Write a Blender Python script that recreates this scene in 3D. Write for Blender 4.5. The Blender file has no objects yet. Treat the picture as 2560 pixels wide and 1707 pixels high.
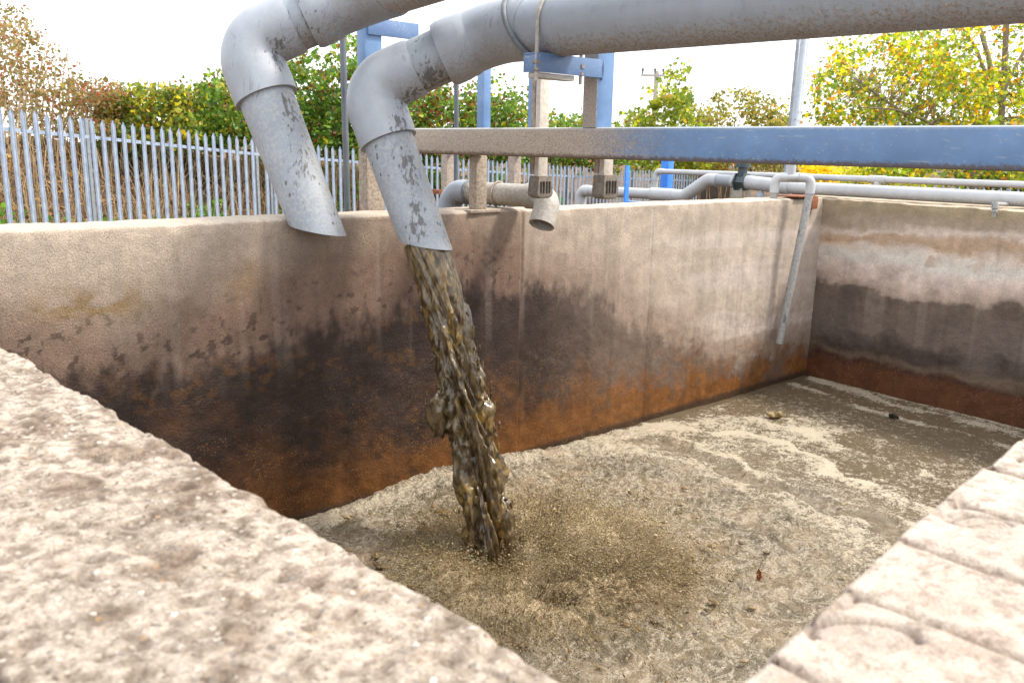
import bpy, math, random
import numpy as np
from mathutils import Vector, Matrix

random.seed(7)
RNG = np.random.default_rng(7)
SC = bpy.context.scene
COL = SC.collection

# ------------------------------------------------------------------ camera
# world: +X runs along the back wall (receding right), +Y along the right wall (receding left), Z up,
# origin at the lens; tank coping at -0.35 m, liquid at -1.87 m
F_PX, CX, CY = 2150.0, 1280.0, 853.5
def _n(v): return v / np.linalg.norm(v)
def _basis():
    rho, hy = .0195, 370.0
    up = _n(np.cross(np.array([0, hy - CY, F_PX]), np.array([1, rho, 0.])))
    if up[1] > 0: up = -up
    v2 = np.array([3660 - CX, hy + rho * (3660 - CX) - CY, F_PX])
    X = _n(v2); X = _n(X - up * X.dot(up))
    Y = np.cross(up, X)
    if Y[2] < 0: Y = -Y
    return np.array([X, Y, up])
RW = _basis()
def ray(x, y): return RW @ np.array([x - CX, y - CY, F_PX])
def onz(x, y, z): d = ray(x, y); return d * z / d[2]
def onY(x, y, v): d = ray(x, y); return d * v / d[1]
def onX(x, y, v): d = ray(x, y); return d * v / d[0]
def at(x, y, Z): return RW @ (np.array([x - CX, y - CY, F_PX]) * Z / F_PX)

cam_d = bpy.data.cameras.new("camera")
cam = bpy.data.objects.new("camera", cam_d); COL.objects.link(cam)
cam_d.sensor_width = 36.0; cam_d.lens = F_PX / 2560 * 36.0
cam_d.clip_start = .02; cam_d.clip_end = 3000
r_, d_, f_ = RW[:, 0], RW[:, 1], RW[:, 2]
cam.matrix_world = Matrix(((r_[0], -d_[0], -f_[0], 0), (r_[1], -d_[1], -f_[1], 0), (r_[2], -d_[2], -f_[2], 0), (0, 0, 0, 1)))
cam_d.dof.use_dof = True; cam_d.dof.focus_distance = 4.3; cam_d.dof.aperture_fstop = 9.5
SC.camera = cam

# ------------------------------------------------------------------ light
SUN_TO = Vector((.50, -.42, .80)).normalized()
sun_d = bpy.data.lights.new("sun", 'SUN'); sun = bpy.data.objects.new("sun", sun_d); COL.objects.link(sun)
sun_d.energy = 2.4; sun_d.angle = math.radians(9); sun_d.color = (1, .91, .78)
sun.rotation_euler = (-SUN_TO).to_track_quat('-Z', 'Y').to_euler()
sun.location = (0, 0, 30)
W = bpy.data.worlds.new("World"); SC.world = W; W.use_nodes = True
wt = W.node_tree; bg = wt.nodes["Background"]
sky = wt.nodes.new("ShaderNodeTexSky"); sky.sky_type = 'NISHITA'; sky.sun_disc = False
sky.sun_elevation = math.asin(SUN_TO.z); sky.sun_rotation = math.atan2(SUN_TO.x, SUN_TO.y)
sky.air_density = 1.0; sky.dust_density = 4.0
mixw = wt.nodes.new("ShaderNodeMixRGB"); mixw.inputs[0].default_value = .86
mixw.inputs[2].default_value = (8.6, 8.65, 8.8, 1)      # thin white cloud over the whole sky
wt.links.new(sky.outputs[0], mixw.inputs[1]); wt.links.new(mixw.outputs[0], bg.inputs[0])
bg.inputs[1].default_value = .13
SC.view_settings.view_transform = 'Standard'; SC.view_settings.look = 'None'
SC.view_settings.exposure = .92; SC.view_settings.gamma = 1.0
SC.cycles.max_bounces = 6; SC.cycles.diffuse_bounces = 3; SC.cycles.transparent_max_bounces = 6
SC.cycles.caustics_reflective = False; SC.cycles.caustics_refractive = False

# ------------------------------------------------------------------ numpy noise
def _hash(ix, iy, seed):
    n = (ix.astype(np.int64) * 374761393 + iy.astype(np.int64) * 668265263 + seed * 974711) & 0xFFFFFFFF
    n = ((n ^ (n >> 13)) * 1274126177) & 0xFFFFFFFF
    return ((n ^ (n >> 16)) & 0xFFFF) / 65535.0
def vnoise(x, y, seed=0):
    x = np.asarray(x, float); y = np.asarray(y, float)
    ix = np.floor(x); iy = np.floor(y); fx = x - ix; fy = y - iy
    fx = fx * fx * (3 - 2 * fx); fy = fy * fy * (3 - 2 * fy)
    a = _hash(ix, iy, seed); b = _hash(ix + 1, iy, seed); c = _hash(ix, iy + 1, seed); d = _hash(ix + 1, iy + 1, seed)
    return (a * (1 - fx) + b * fx) * (1 - fy) + (c * (1 - fx) + d * fx) * fy
def fbm(x, y, seed=0, oct=4, gain=.5):
    s = 0; a = 1; t = 0
    for k in range(oct):
        s = s + a * vnoise(x * 2 ** k + 17.3 * k, y * 2 ** k - 9.1 * k, seed + k); t += a; a *= gain
    return s / t            # 0..1
def sstep(a, b, x):
    t = np.clip((x - a) / (b - a), 0, 1); return t * t * (3 - 2 * t)
def mixc(c, d, m):
    return c * (1 - m[:, None]) + np.asarray(d) * m[:, None]

# ------------------------------------------------------------------ materials
def mat(name):
    m = bpy.data.materials.new(name); m.use_nodes = True
    return m, m.node_tree, m.node_tree.nodes["Principled BSDF"]
class NB:
    def __init__(s, nt): s.nt = nt
    def n(s, t, **k):
        x = s.nt.nodes.new(t)
        for a, b in k.items(): setattr(x, a, b)
        return x
    def link(s, a, b): s.nt.links.new(a, b)
    def pos(s): return s.n("ShaderNodeNewGeometry").outputs["Position"]
    def obj(s): return s.n("ShaderNodeTexCoord").outputs["Object"]
    def noise(s, vec, scale, detail=4, rough=.55, dist=0):
        x = s.n("ShaderNodeTexNoise"); x.inputs["Scale"].default_value = scale; x.inputs["Detail"].default_value = detail
        x.inputs["Roughness"].default_value = rough; x.inputs["Distortion"].default_value = dist
        s.link(vec, x.inputs["Vector"]); return x.outputs["Fac"]
    def voro(s, vec, scale, feat='F1'):
        x = s.n("ShaderNodeTexVoronoi"); x.feature = feat; x.inputs["Scale"].default_value = scale
        s.link(vec, x.inputs["Vector"]); return x
    def scale(s, vec, v):
        x = s.n("ShaderNodeMapping"); x.inputs["Scale"].default_value = v; s.link(vec, x.inputs["Vector"]); return x.outputs[0]
    def ramp(s, fac, a, b, lo=0., hi=1.):
        x = s.n("ShaderNodeMapRange"); x.interpolation_type = 'SMOOTHSTEP'
        for i, v in zip((1, 2, 3, 4), (a, b, lo, hi)): x.inputs[i].default_value = v
        s.link(fac, x.inputs[0]); return x.outputs[0]
    def math(s, op, a, b=None):
        x = s.n("ShaderNodeMath", operation=op)
        for i, v in enumerate((a, b)):
            if v is None: continue
            if isinstance(v, (int, float)): x.inputs[i].default_value = v
            else: s.link(v, x.inputs[i])
        return x.outputs[0]
    def mix(s, fac, a, b, mode='MIX'):
        x = s.n("ShaderNodeMixRGB", blend_type=mode)
        for i, v in enumerate((fac, a, b)):
            if isinstance(v, (int, float)): x.inputs[i].default_value = v
            elif isinstance(v, tuple): x.inputs[i].default_value = (*v, 1)
            else: s.link(v, x.inputs[i])
        return x.outputs[0]
    def attr(s, name):
        x = s.n("ShaderNodeAttribute"); x.attribute_name = name; return x
    def bump(s, h, strength, dist, bsdf, prev=None):
        x = s.n("ShaderNodeBump"); x.inputs["Strength"].default_value = strength; x.inputs["Distance"].default_value = dist
        s.link(h, x.inputs["Height"])
        if prev: s.link(prev, x.inputs["Normal"])
        s.link(x.outputs[0], bsdf.inputs["Normal"]); return x.outputs[0]
    def sep(s, v):
        x = s.n("ShaderNodeSeparateXYZ"); s.link(v, x.inputs[0]); return x.outputs

def m_concrete():
    m, nt, b = mat("tank_concrete"); N = NB(nt); p = N.pos()
    col = N.attr("Col").outputs["Color"]
    g1 = N.noise(p, 11, 8, .7); g2 = N.noise(p, 210, 5, .8); v = N.voro(p, 70)
    c = N.mix(N.ramp(g1, .25, .75, .15, .75), N.mix(1., col, (.74, .74, .74), 'MULTIPLY'), N.mix(1., col, (1.25, 1.22, 1.18), 'MULTIPLY'))
    c = N.mix(N.ramp(g2, .36, .62), N.mix(1., c, (.66, .64, .62), 'MULTIPLY'), N.mix(1., c, (1.14, 1.13, 1.11), 'MULTIPLY'))
    pits = N.ramp(v.outputs["Distance"], .10, .22, .75, 0); pk = N.ramp(N.noise(p, 22, 2), .53, .60)
    c = N.mix(N.math('MULTIPLY', pits, pk), c, (.05, .038, .03))
    b.inputs['Specular IOR Level'].default_value = .22
    # coloured grit showing through on the scoured lower wall
    w = N.attr("wet").outputs["Fac"]
    v2 = N.voro(p, 135); gr = N.ramp(N.sep(v2.outputs["Color"])[0], .74, .84)
    near = N.ramp(v2.outputs["Distance"], .32, .5, 1, 0)
    gr = N.math('MULTIPLY', N.math('MULTIPLY', gr, near), N.math('MULTIPLY', N.attr("grit").outputs["Fac"], N.ramp(N.noise(p, 7, 5, .7), .40, .62, .05, 1.)))
    c = N.mix(gr, c, N.mix(N.sep(v2.outputs["Color"])[1], (.34, .14, .026), (.27, .165, .075)))
    N.link(c, b.inputs["Base Color"])
    N.link(N.math('SUBTRACT', .92, N.math('MULTIPLY', w, N.math('ADD', .38, N.math('MULTIPLY', g2, .35)))), b.inputs["Roughness"])
    h = N.math('ADD', N.math('MULTIPLY', g1, .22), N.math('ADD', N.math('MULTIPLY', g2, .6), N.math('MULTIPLY', v2.outputs["Distance"], -.35)))
    wb = N.noise(p, 75, 5, .7); h = N.math('ADD', h, N.math('MULTIPLY', N.math('MULTIPLY', wb, w), 1.6)); N.bump(h, .75, .006, b); return m
def m_parapet():
    m, nt, b = mat("rough_parapet_concrete"); N = NB(nt); p = N.pos()
    col = N.attr("Col").outputs["Color"]; gt = N.attr("grit").outputs["Fac"]
    g1 = N.noise(p, 48, 8, .72); g2 = N.noise(p, 330, 4, .75); g3 = N.noise(p, 120, 5, .7)
    c = N.mix(N.math('ADD', N.ramp(g1, .36, .60), N.math('MULTIPLY', N.math('SUBTRACT', 1., gt), .55)), N.mix(1., col, (.50, .45, .41), 'MULTIPLY'), N.mix(1., col, (1.14, 1.13, 1.11), 'MULTIPLY'))
    c = N.mix(N.math('MULTIPLY', N.ramp(g3, .56, .66), gt), c, (.15, .105, .075))
    c = N.mix(N.ramp(g2, .36, .66, 0, .8), N.mix(1., c, (.66, .63, .6), 'MULTIPLY'), c)
    v = N.voro(N.mix(.035, p, N.noise(p, 90, 2)) if False else p, 130); cc = N.sep(v.outputs["Color"]); body = N.ramp(v.outputs["Distance"], .34, .44, 1, 0)
    for ch, lo, tint in ((0, .74, (.54, .48, .41)), (1, .88, (.20, .18, .165)), (2, .955, (.40, .24, .10)), (0, .955, (.70, .66, .61))):
        k = N.math('MULTIPLY', N.math('MULTIPLY', body, N.ramp(cc[ch], lo, lo + .02)), gt); c = N.mix(N.math('MULTIPLY', N.math('MULTIPLY', k, .75), N.ramp(g3, .42, .52)), c, tint)
    N.link(c, b.inputs["Base Color"]); b.inputs["Roughness"].default_value = .9
    st = N.math('MULTIPLY', N.math('MULTIPLY', body, N.ramp(cc[0], .6, .7)), gt)
    N.bump(N.math('ADD', N.math('ADD', N.math('MULTIPLY', g1, .7), N.math('MULTIPLY', g2, .35)), N.math('MULTIPLY', st, .25)), .9, .008, b); return m
def m_pvc(name, base=(.285, .325, .38), dirt=.8, drips=.6, tint=(.25, .20, .155), dust=.2, patches=(), spots=0., lowd=.0, lee=0.):
    m, nt, b = mat(name); N = NB(nt); p = N.pos()
    nz = N.sep(N.n("ShaderNodeNewGeometry").outputs["Normal"])[2]
    g1 = N.noise(p, 9, 5, .6); g2 = N.noise(p, 60, 5, .7); g3 = N.noise(p, 300, 2)
    c = N.mix(N.ramp(g1, .3, .7), base, tuple(v * 1.14 for v in base))
    dusty = N.math('MULTIPLY', N.ramp(g2, .42, .72), dust)
    c = N.mix(dusty, c, (.50, .49, .46))
    # dried splash of mud on the underside, and painted shade on pale_pvc
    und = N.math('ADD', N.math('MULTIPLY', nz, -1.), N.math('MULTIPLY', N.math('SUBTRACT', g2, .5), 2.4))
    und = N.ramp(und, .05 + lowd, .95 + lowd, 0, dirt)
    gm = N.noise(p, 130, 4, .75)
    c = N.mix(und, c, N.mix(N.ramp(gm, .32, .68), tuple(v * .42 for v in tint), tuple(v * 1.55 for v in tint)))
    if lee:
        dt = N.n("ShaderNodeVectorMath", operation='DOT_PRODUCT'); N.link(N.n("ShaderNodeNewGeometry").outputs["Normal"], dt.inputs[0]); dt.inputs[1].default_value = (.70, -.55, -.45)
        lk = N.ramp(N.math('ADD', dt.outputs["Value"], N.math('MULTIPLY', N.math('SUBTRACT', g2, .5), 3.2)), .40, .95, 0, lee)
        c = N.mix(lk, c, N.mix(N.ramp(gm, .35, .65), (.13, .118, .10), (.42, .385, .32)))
    # dark wet runs and spots
    st = N.noise(N.scale(p, (1, 1, .22)), 44, 4, .62, .4)
    dr = N.math('MULTIPLY', N.ramp(st, .585, .64), N.ramp(N.noise(p, 6, 3), .44, .58, 0, drips))
    c = N.mix(dr, c, (.085, .087, .09))
    for q, rad in patches:          # wet splashes and runs left by the slurry
        vm = N.n("ShaderNodeVectorMath", operation='DISTANCE'); mp_ = N.n("ShaderNodeMapping"); mp_.vector_type = 'POINT'
        N.link(p, mp_.inputs[0]); mp_.inputs["Location"].default_value = (-q[0], -q[1], -q[2] * rad[1]); mp_.inputs["Scale"].default_value = (1, 1, rad[1]); N.link(mp_.outputs[0], vm.inputs[0]); vm.inputs[1].default_value = (0, 0, 0)
        k = N.math('ADD', N.ramp(vm.outputs["Value"], 0, rad[0] * 1.7, .66, -.2), N.math('MULTIPLY', N.math('SUBTRACT', N.noise(N.scale(p, (1, 1, .55 if rad[1] > .7 else .28)), 52, 5, .62), .5), 2.1))
        c = N.mix(N.ramp(k, .46, .62, 0, .82), c, (.085, .082, .078))
    if spots:
        s1 = N.voro(N.scale(p, (1, 1, .55)), 42); m1 = N.math('MULTIPLY', N.ramp(N.math('ADD', s1.outputs["Distance"], N.math('MULTIPLY', g2, .35)), .38, .46, 1, 0), N.ramp(N.sep(s1.outputs["Color"])[2], .62, .68))
        m1 = N.math('MULTIPLY', m1, N.ramp(N.noise(p, 4, 2), .42, .55, 0, spots)); c = N.mix(m1, c, (.085, .085, .085))
    sp = N.voro(p, 90); spm = N.math('MULTIPLY', N.ramp(sp.outputs["Distance"], .1, .18, 1, 0), N.ramp(N.sep(sp.outputs["Color"])[0], .75, .8, 0, .7))
    c = N.mix(spm, c, (.62, .62, .60))
    N.link(c, b.inputs["Base Color"])
    N.link(N.math('ADD', .42, N.math('MULTIPLY', N.math('MAXIMUM', und, dusty), .4)), b.inputs["Roughness"])
    N.bump(N.math('ADD', N.math('MULTIPLY', g2, und), N.math('MULTIPLY', g3, .12)), .5, .006, b); return m
def m_blue(name, grade=None, base=(.145, .26, .47), dirt=.35, side=None):
    """chipped blue paint; grade=(y_clean, y_dusty) dusts it over with dried splash towards the nozzles"""
    m, nt, b = mat(name); N = NB(nt); p = N.pos()
    g1 = N.noise(p, 6, 5, .6); g2 = N.noise(p, 70, 5, .7); sc = N.noise(N.scale(p, (1, .25, 1)), 55, 4, .75, 1.2)
    c = N.mix(N.ramp(g1, .3, .7), base, tuple(v * 1.25 for v in base))
    c = N.mix(N.ramp(sc, .62, .70, 0, .6), c, (.42, .44, .44))
    g4 = N.noise(p, 190, 4, .75); dust = N.mix(N.ramp(g4, .3, .62), (.24, .18, .13), (.57, .49, .41)); fk = N.noise(N.scale(p, (1, .6, 1)), 120, 5, .8, .8)
    if side:
        k = N.ramp(N.math('ADD', N.ramp(N.sep(p)[0], side[0], side[1], 1, 0), N.math('MULTIPLY', N.math('SUBTRACT', g2, .5), 1.3)), .3, .7, 0, .9)
    elif grade:
        y = N.sep(p)[1]
        gy = N.ramp(y, grade[0], grade[1])
        k = N.math('ADD', gy, N.math('ADD', N.math('MULTIPLY', N.math('SUBTRACT', g2, .5), .8), N.math('MULTIPLY', N.math('SUBTRACT', fk, .5), 1.5)))
        k = N.ramp(k, .25, .75)
    else:
        k = N.ramp(N.math('ADD', g2, N.math('MULTIPLY', N.math('SUBTRACT', g1, .5), .8)), .62, .75, 0, dirt)
    c = N.mix(k, c, dust)
    sr = N.noise(N.scale(p, (1, .07, 1)), 95, 3, .7, .35); s2 = N.noise(N.scale(p, (1, .35, .9)), 60, 4, .75, 2.2)
    c = N.mix(N.math('MAXIMUM', N.ramp(sr, .64, .70, 0, .45), N.math('MULTIPLY', N.ramp(s2, .60, .67, 0, .55), N.ramp(g1, .42, .55))), c, (.50, .53, .54))
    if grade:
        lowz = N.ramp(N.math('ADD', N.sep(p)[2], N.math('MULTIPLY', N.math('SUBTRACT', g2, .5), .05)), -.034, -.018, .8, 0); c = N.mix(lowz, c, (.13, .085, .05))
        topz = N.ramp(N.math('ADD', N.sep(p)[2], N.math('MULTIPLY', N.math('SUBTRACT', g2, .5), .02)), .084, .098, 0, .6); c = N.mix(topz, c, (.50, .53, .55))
    fl = N.voro(p, 60); f = N.math('MULTIPLY', N.ramp(fl.outputs["Distance"], .1, .16, 1, 0), N.ramp(N.sep(fl.outputs["Color"])[1], .8, .85))
    c = N.mix(f, c, (.58, .52, .42))
    N.link(c, b.inputs["Base Color"]); N.link(N.math('ADD', .4, N.math('MULTIPLY', k, .45)), b.inputs["Roughness"])
    N.bump(N.math('ADD', N.math('MULTIPLY', g2, N.math('ADD', k, .08)), N.math('MULTIPLY', f, .4)), .5, .004, b); return m
def m_plain(name, c1, c2, scale=30, rough=.6, metal=0., bump=.3, bd=.003, stretch=(1, 1, 1)):
    m, nt, b = mat(name); N = NB(nt); p = N.scale(N.pos(), stretch)
    g = N.noise(p, scale, 6, .65)
    N.link(N.mix(N.ramp(g, .3, .7), c1, c2), b.inputs["Base Color"])
    b.inputs["Roughness"].default_value = rough; b.inputs["Metallic"].default_value = metal
    N.bump(g, bump, bd, b); return m
def m_leaf(name="leaf_blade", trans=.5):
    m, nt, b = mat(name); N = NB(nt); c = N.attr("Col").outputs["Color"]
    c = N.mix(1., c, (1.5, 1.5, 1.4), 'MULTIPLY'); N.link(c, b.inputs["Base Color"]); b.inputs["Roughness"].default_value = .45
    t = N.n("ShaderNodeBsdfTranslucent"); N.link(N.mix(1., c, (1.5, 1.45, .9), 'MULTIPLY'), t.inputs[0])
    x = N.n("ShaderNodeMixShader"); x.inputs[0].default_value = trans
    N.link(b.outputs[0], x.inputs[1]); N.link(t.outputs[0], x.inputs[2])
    N.link(x.outputs[0], nt.nodes["Material Output"].inputs[0]); return m
def m_water():
    m, nt, b = mat("sludge_water"); N = NB(nt); p = N.pos()
    fa = N.attr("foam").outputs["Fac"]; ch = N.attr("churn").outputs["Fac"]; sp = N.attr("spray").outputs["Fac"]; gold = N.attr("streak").outputs["Fac"]
    n1 = N.noise(p, 20, 9, .76, .5); n2 = N.noise(p, 95, 5, .75, .3); n3 = N.noise(p, 5, 3); n5 = N.noise(p, 2.6, 6, .62, .6)
    k = N.math('ADD', fa, N.math('ADD', N.math('MULTIPLY', N.math('SUBTRACT', n1, .5), 1.3), N.math('MULTIPLY', N.math('SUBTRACT', n2, .5), 1.1)))
    foam = N.ramp(k, .47, .62, 0, .92)
    mud = N.mix(n3, (.115, .088, .055), (.155, .122, .078))
    foc = N.mix(N.ramp(n2, .36, .64), (.34, .29, .205), (.58, .52, .41))
    c = N.mix(foam, mud, foc)
    # churned water: warm tan body, thin lacy scum lines and small froth
    nl = N.noise(p, 6.5, 5, .6, 1.2); lace = N.math('SUBTRACT', 1., N.math('ABSOLUTE', N.math('SUBTRACT', N.math('MULTIPLY', nl, 2.), 1.)))
    lace = N.math('MULTIPLY', N.ramp(lace, .86, .99), N.ramp(n2, .40, .56))
    body = N.mix(N.ramp(n5, .40, .60), (.185, .16, .112), (.315, .252, .17))
    body = N.mix(N.ramp(n1, .40, .62, 0, .75), N.mix(1., body, (.66, .62, .56), 'MULTIPLY'), N.mix(1., body, (1.28, 1.28, 1.26), 'MULTIPLY'))
    chc = N.mix(N.math('MULTIPLY', lace, .8), body, (.60, .53, .42))
    chc = N.mix(N.math('MULTIPLY', N.ramp(n2, .60, .68), N.ramp(n1, .44, .56)), chc, (.56, .49, .38))
    c = N.mix(N.math('MULTIPLY', ch, N.ramp(k, .30, .75, .95, .35)), c, chc)
    c = N.mix(N.math('MULTIPLY', ch, N.ramp(n3, .54, .68, 0, .22)), c, (.44, .27, .16))
    sc = N.mix(N.ramp(N.math('ADD', gold, N.math('MULTIPLY', N.math('SUBTRACT', n2, .5), 1.2)), .2, .75), (.12, .082, .036), (.50, .385, .23))
    c = N.mix(N.math('MULTIPLY', sp, .9), c, sc)
    N.link(c, b.inputs["Base Color"])
    N.link(N.math('ADD', .09, N.math('MAXIMUM', N.math('MULTIPLY', foam, .45), N.math('MULTIPLY', ch, .08))), b.inputs["Roughness"])
    rip = N.noise(N.scale(p, (1, 1.5, 1)), 30, 4, .55, .8); r2 = N.noise(N.scale(p, (1.3, 1, 1)), 62, 3, .55, .8)
    wave = N.math('ADD', rip, N.math('MULTIPLY', r2, .55))
    h = N.math('ADD', N.math('MULTIPLY', wave, N.math('ADD', N.math('MULTIPLY', ch, 1.15), .12)), N.math('MULTIPLY', foam, .12))
    N.bump(h, .8, .022, b); return m
def m_slurry(name="slurry_jet"):
    m, nt, b = mat(name); N = NB(nt); p = N.pos()
    n1 = N.noise(N.scale(p, (1, 1, .5)), 34, 4, .55, .7); n2 = N.noise(N.scale(p, (1, 1, .45)), 10, 3, .5, .5)
    c = N.mix(N.ramp(n1, .32, .68), (.036, .026, .012), (.21, .158, .085))
    g = N.math('MULTIPLY', N.ramp(n2, .52, .66), N.ramp(n1, .42, .6))
    c = N.mix(N.math('MULTIPLY', g, .75), c, (.42, .27, .07))
    N.link(c, b.inputs["Base Color"]); b.inputs["Roughness"].default_value = .25
    b.inputs["Coat Weight"].default_value = .5; b.inputs["Coat Roughness"].default_value = .10
    t = N.n("ShaderNodeBsdfTranslucent"); t.inputs[0].default_value = (.75, .50, .14, 1)
    x = N.n("ShaderNodeMixShader"); N.link(N.math('ADD', .16, N.math('MULTIPLY', g, .2)), x.inputs[0])
    N.link(b.outputs[0], x.inputs[1]); N.link(t.outputs[0], x.inputs[2]); N.link(x.outputs[0], nt.nodes["Material Output"].inputs[0])
    N.bump(n1, .5, .012, b); return m
def m_attr(name, rough=.35, spec=.5):
    m, nt, b = mat(name); N = NB(nt); N.link(N.attr("Col").outputs["Color"], b.inputs["Base Color"])
    b.inputs["Roughness"].default_value = rough; b.inputs["Specular IOR Level"].default_value = spec; return m
def m_ground():
    m, nt, b = mat("earth"); N = NB(nt); p = N.pos()
    n1 = N.noise(p, 1.2, 6, .65); n2 = N.noise(p, 14, 6, .7); n3 = N.noise(p, 60, 4, .7)
    c = N.mix(N.ramp(n1, .35, .65), (.13, .078, .045), (.30, .20, .12))
    c = N.mix(N.ramp(n2, .35, .7), N.mix(1., c, (.5, .46, .42), 'MULTIPLY'), c)
    c = N.mix(N.ramp(n1, .62, .72, 0, .5), c, (.07, .09, .03))
    N.link(c, b.inputs["Base Color"]); b.inputs["Roughness"].default_value = 1
    N.bump(N.math('ADD', n2, N.math('MULTIPLY', n3, .4)), .9, .12, b); return m

M_CON = m_concrete(); M_PAR = m_parapet()
WETS = [(at(1085, 195, 4.0), (.13, 1.)), (at(1030, 250, 4.02), (.10, 1.)), (at(1000, 330, 4.0), (.075, .35)), (at(1022, 420, 4.0), (.06, .3)), (at(1040, 560, 4.0), (.07, .35)),
        (at(780, 40, 3.95), (.13, 1.)), (at(700, 130, 3.9), (.08, .6)), (at(715, 300, 3.95), (.08, .35)), (at(760, 440, 3.95), (.08, .4)), (at(855, 60, 3.95), (.10, 1.))]
M_PVC = m_pvc("weathered_pvc", patches=WETS[:2] + WETS[5:6] + WETS[9:], lee=.6); M_NOZ = m_pvc("nozzle_pvc", (.265, .30, .35), .6, .5, (.36, .33, .29), .6, WETS[3:5] + WETS[7:9], .85, 0., .85)
M_FIT = m_pvc("fitting_pvc", (.315, .35, .405), .45, .3, patches=WETS[1:3] + WETS[5:7], lee=.35); M_RUN = m_pvc("run_pvc", (.33, .375, .44), .92, .15, (.33, .26, .20), .2, lowd=.28)
M_ELB = m_pvc("muddy_pvc", (.31, .285, .25), .95, .1, (.36, .29, .215), .95)
M_WHT = m_pvc("pale_pvc", (.42, .44, .465), .6, .0, (.30, .27, .23), .25)  # underside browned to paint in the shade below the pale pipes
M_DROP = m_pvc("drop_pvc", (.26, .265, .27), .6, .8, (.30, .26, .21), .8)
M_BEAM = m_blue("beam_blue", (1.75, 3.35)); M_BLUE = m_blue("post_blue", None, dirt=.6); M_BLU2 = m_blue("bracket_blue", None, (.115, .20, .37), .9)
M_BRIGHT = m_blue("bright_blue", None, (.012, .16, .62), .1)
M_MUD = m_plain("dried_mud_steel", (.25, .195, .15), (.47, .40, .33), 60, .9, 0, .6, .006)
M_MUD2 = m_plain("splashed_steel", (.22, .20, .19), (.44, .35, .28), 35, .8, 0, .5, .004)
M_GALV = m_plain("galvanised_steel", (.26, .33, .44), (.40, .48, .60), 26, .5, .1, .15, .002, (1, 1, .4))
M_POST = m_plain("fence_post_steel", (.22, .25, .29), (.34, .37, .40), 20, .5, .3, .2, .002)
M_POLE = m_plain("dark_pole", (.09, .11, .135), (.17, .19, .21), 26, .45, .2, .3, .003, (1, 1, .2))
M_PALE = m_plain("pale_tube", (.50, .45, .39), (.66, .61, .55), 50, .75, 0, .3, .003)
M_BOOT = m_plain("muddy_rubber", (.13, .11, .09), (.24, .205, .17), 50, .85, 0, .4, .003)
M_SLOT = m_plain("slot_black", (.012, .011, .01), (.03, .026, .022), 50, .9)
M_RUST = m_plain("rust_plate", (.16, .05, .022), (.30, .11, .05), 40, .85, 0, .5, .003)
M_BOLT = m_plain("bolt_steel", (.20, .17, .14), (.40, .36, .32), 80, .6, .3, .5, .002)
M_RING = m_plain("grey_hoop", (.13, .15, .175), (.21, .23, .25), 40, .55)
M_UB = m_plain("pale_ubolt", (.36, .34, .31), (.52, .49, .45), 60, .5)
M_VALVE = m_plain("valve_plastic", (.035, .055, .065), (.06, .085, .095), 30, .45)
M_WOOD = m_plain("grey_wood", (.36, .34, .31), (.58, .55, .52), 30, .8, 0, .4, .004, (1, 1, 6))
M_ROOF = m_plain("clay_tile", (.42, .15, .06), (.60, .25, .11), 6, .8)
M_DARK = m_plain("dark_boards", (.04, .03, .028), (.08, .06, .05), 8, .8)
M_CLAD = m_plain("grey_cladding", (.30, .30, .29), (.42, .41, .40), 8, .8)
M_BARK = m_plain("bark", (.15, .115, .085), (.32, .26, .20), 30, .9, 0, .6, .01, (1, 1, .3))
M_STEM = m_plain("dry_stem", (.34, .24, .13), (.52, .40, .25), 20, .9)
M_LEAF = m_leaf(); M_WATER = m_water(); M_JET = m_slurry(); M_DROPS = m_attr("splash_drops", .3); M_GRND = m_ground()
M_HILL = m_plain("wooded_hill", (.16, .22, .20), (.24, .30, .27), .08, 1)
M_GLOBE = m_plain("white_globe", (.75, .75, .73), (.82, .82, .8), 5, .4)

# ------------------------------------------------------------------ objects
def mesh_obj(name, V, Fs, m, smooth=True, sharp=None):
    me = bpy.data.meshes.new(name)
    me.from_pydata([tuple(v) for v in V] if not isinstance(V, np.ndarray) else V.tolist(), [], Fs if not isinstance(Fs, np.ndarray) else Fs.tolist())
    if m: me.materials.append(m)
    if smooth:
        me.polygons.foreach_set('use_smooth', [True] * len(me.polygons))
        if sharp is not None: me.set_sharp_from_angle(angle=math.radians(sharp))
    me.update()
    o = bpy.data.objects.new(name, me); COL.objects.link(o); return o
def setf(o, name, arr):
    a = o.data.attributes.new(name, 'FLOAT', 'POINT'); a.data.foreach_set('value', np.asarray(arr, np.float32).ravel())
def setc(o, arr, name="Col"):
    a = o.data.attributes.new(name, 'FLOAT_COLOR', 'POINT')
    arr = np.asarray(arr, np.float32); rgba = np.ones((len(arr), 4), np.float32); rgba[:, :3] = arr
    a.data.foreach_set('color', rgba.ravel())
def tag(o, label=None, cat=None, group=None, kind=None):
    if label: o['label'] = label
    if cat: o['category'] = cat
    if group: o['group'] = group
    if kind: o['kind'] = kind
    return o
def empty(name, loc, label, cat, group=None):
    o = bpy.data.objects.new(name, None); COL.objects.link(o); o.location = tuple(loc); o.empty_display_size = .1
    return tag(o, label, cat, group)
def adopt(ch, par):
    """parts are modelled in world coordinates; only empties carry a location"""
    ch.parent = par
    ch.matrix_parent_inverse = Matrix.Translation(-Vector(par.location)) if par.type == 'EMPTY' else Matrix.Identity(4)
    return ch
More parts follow.
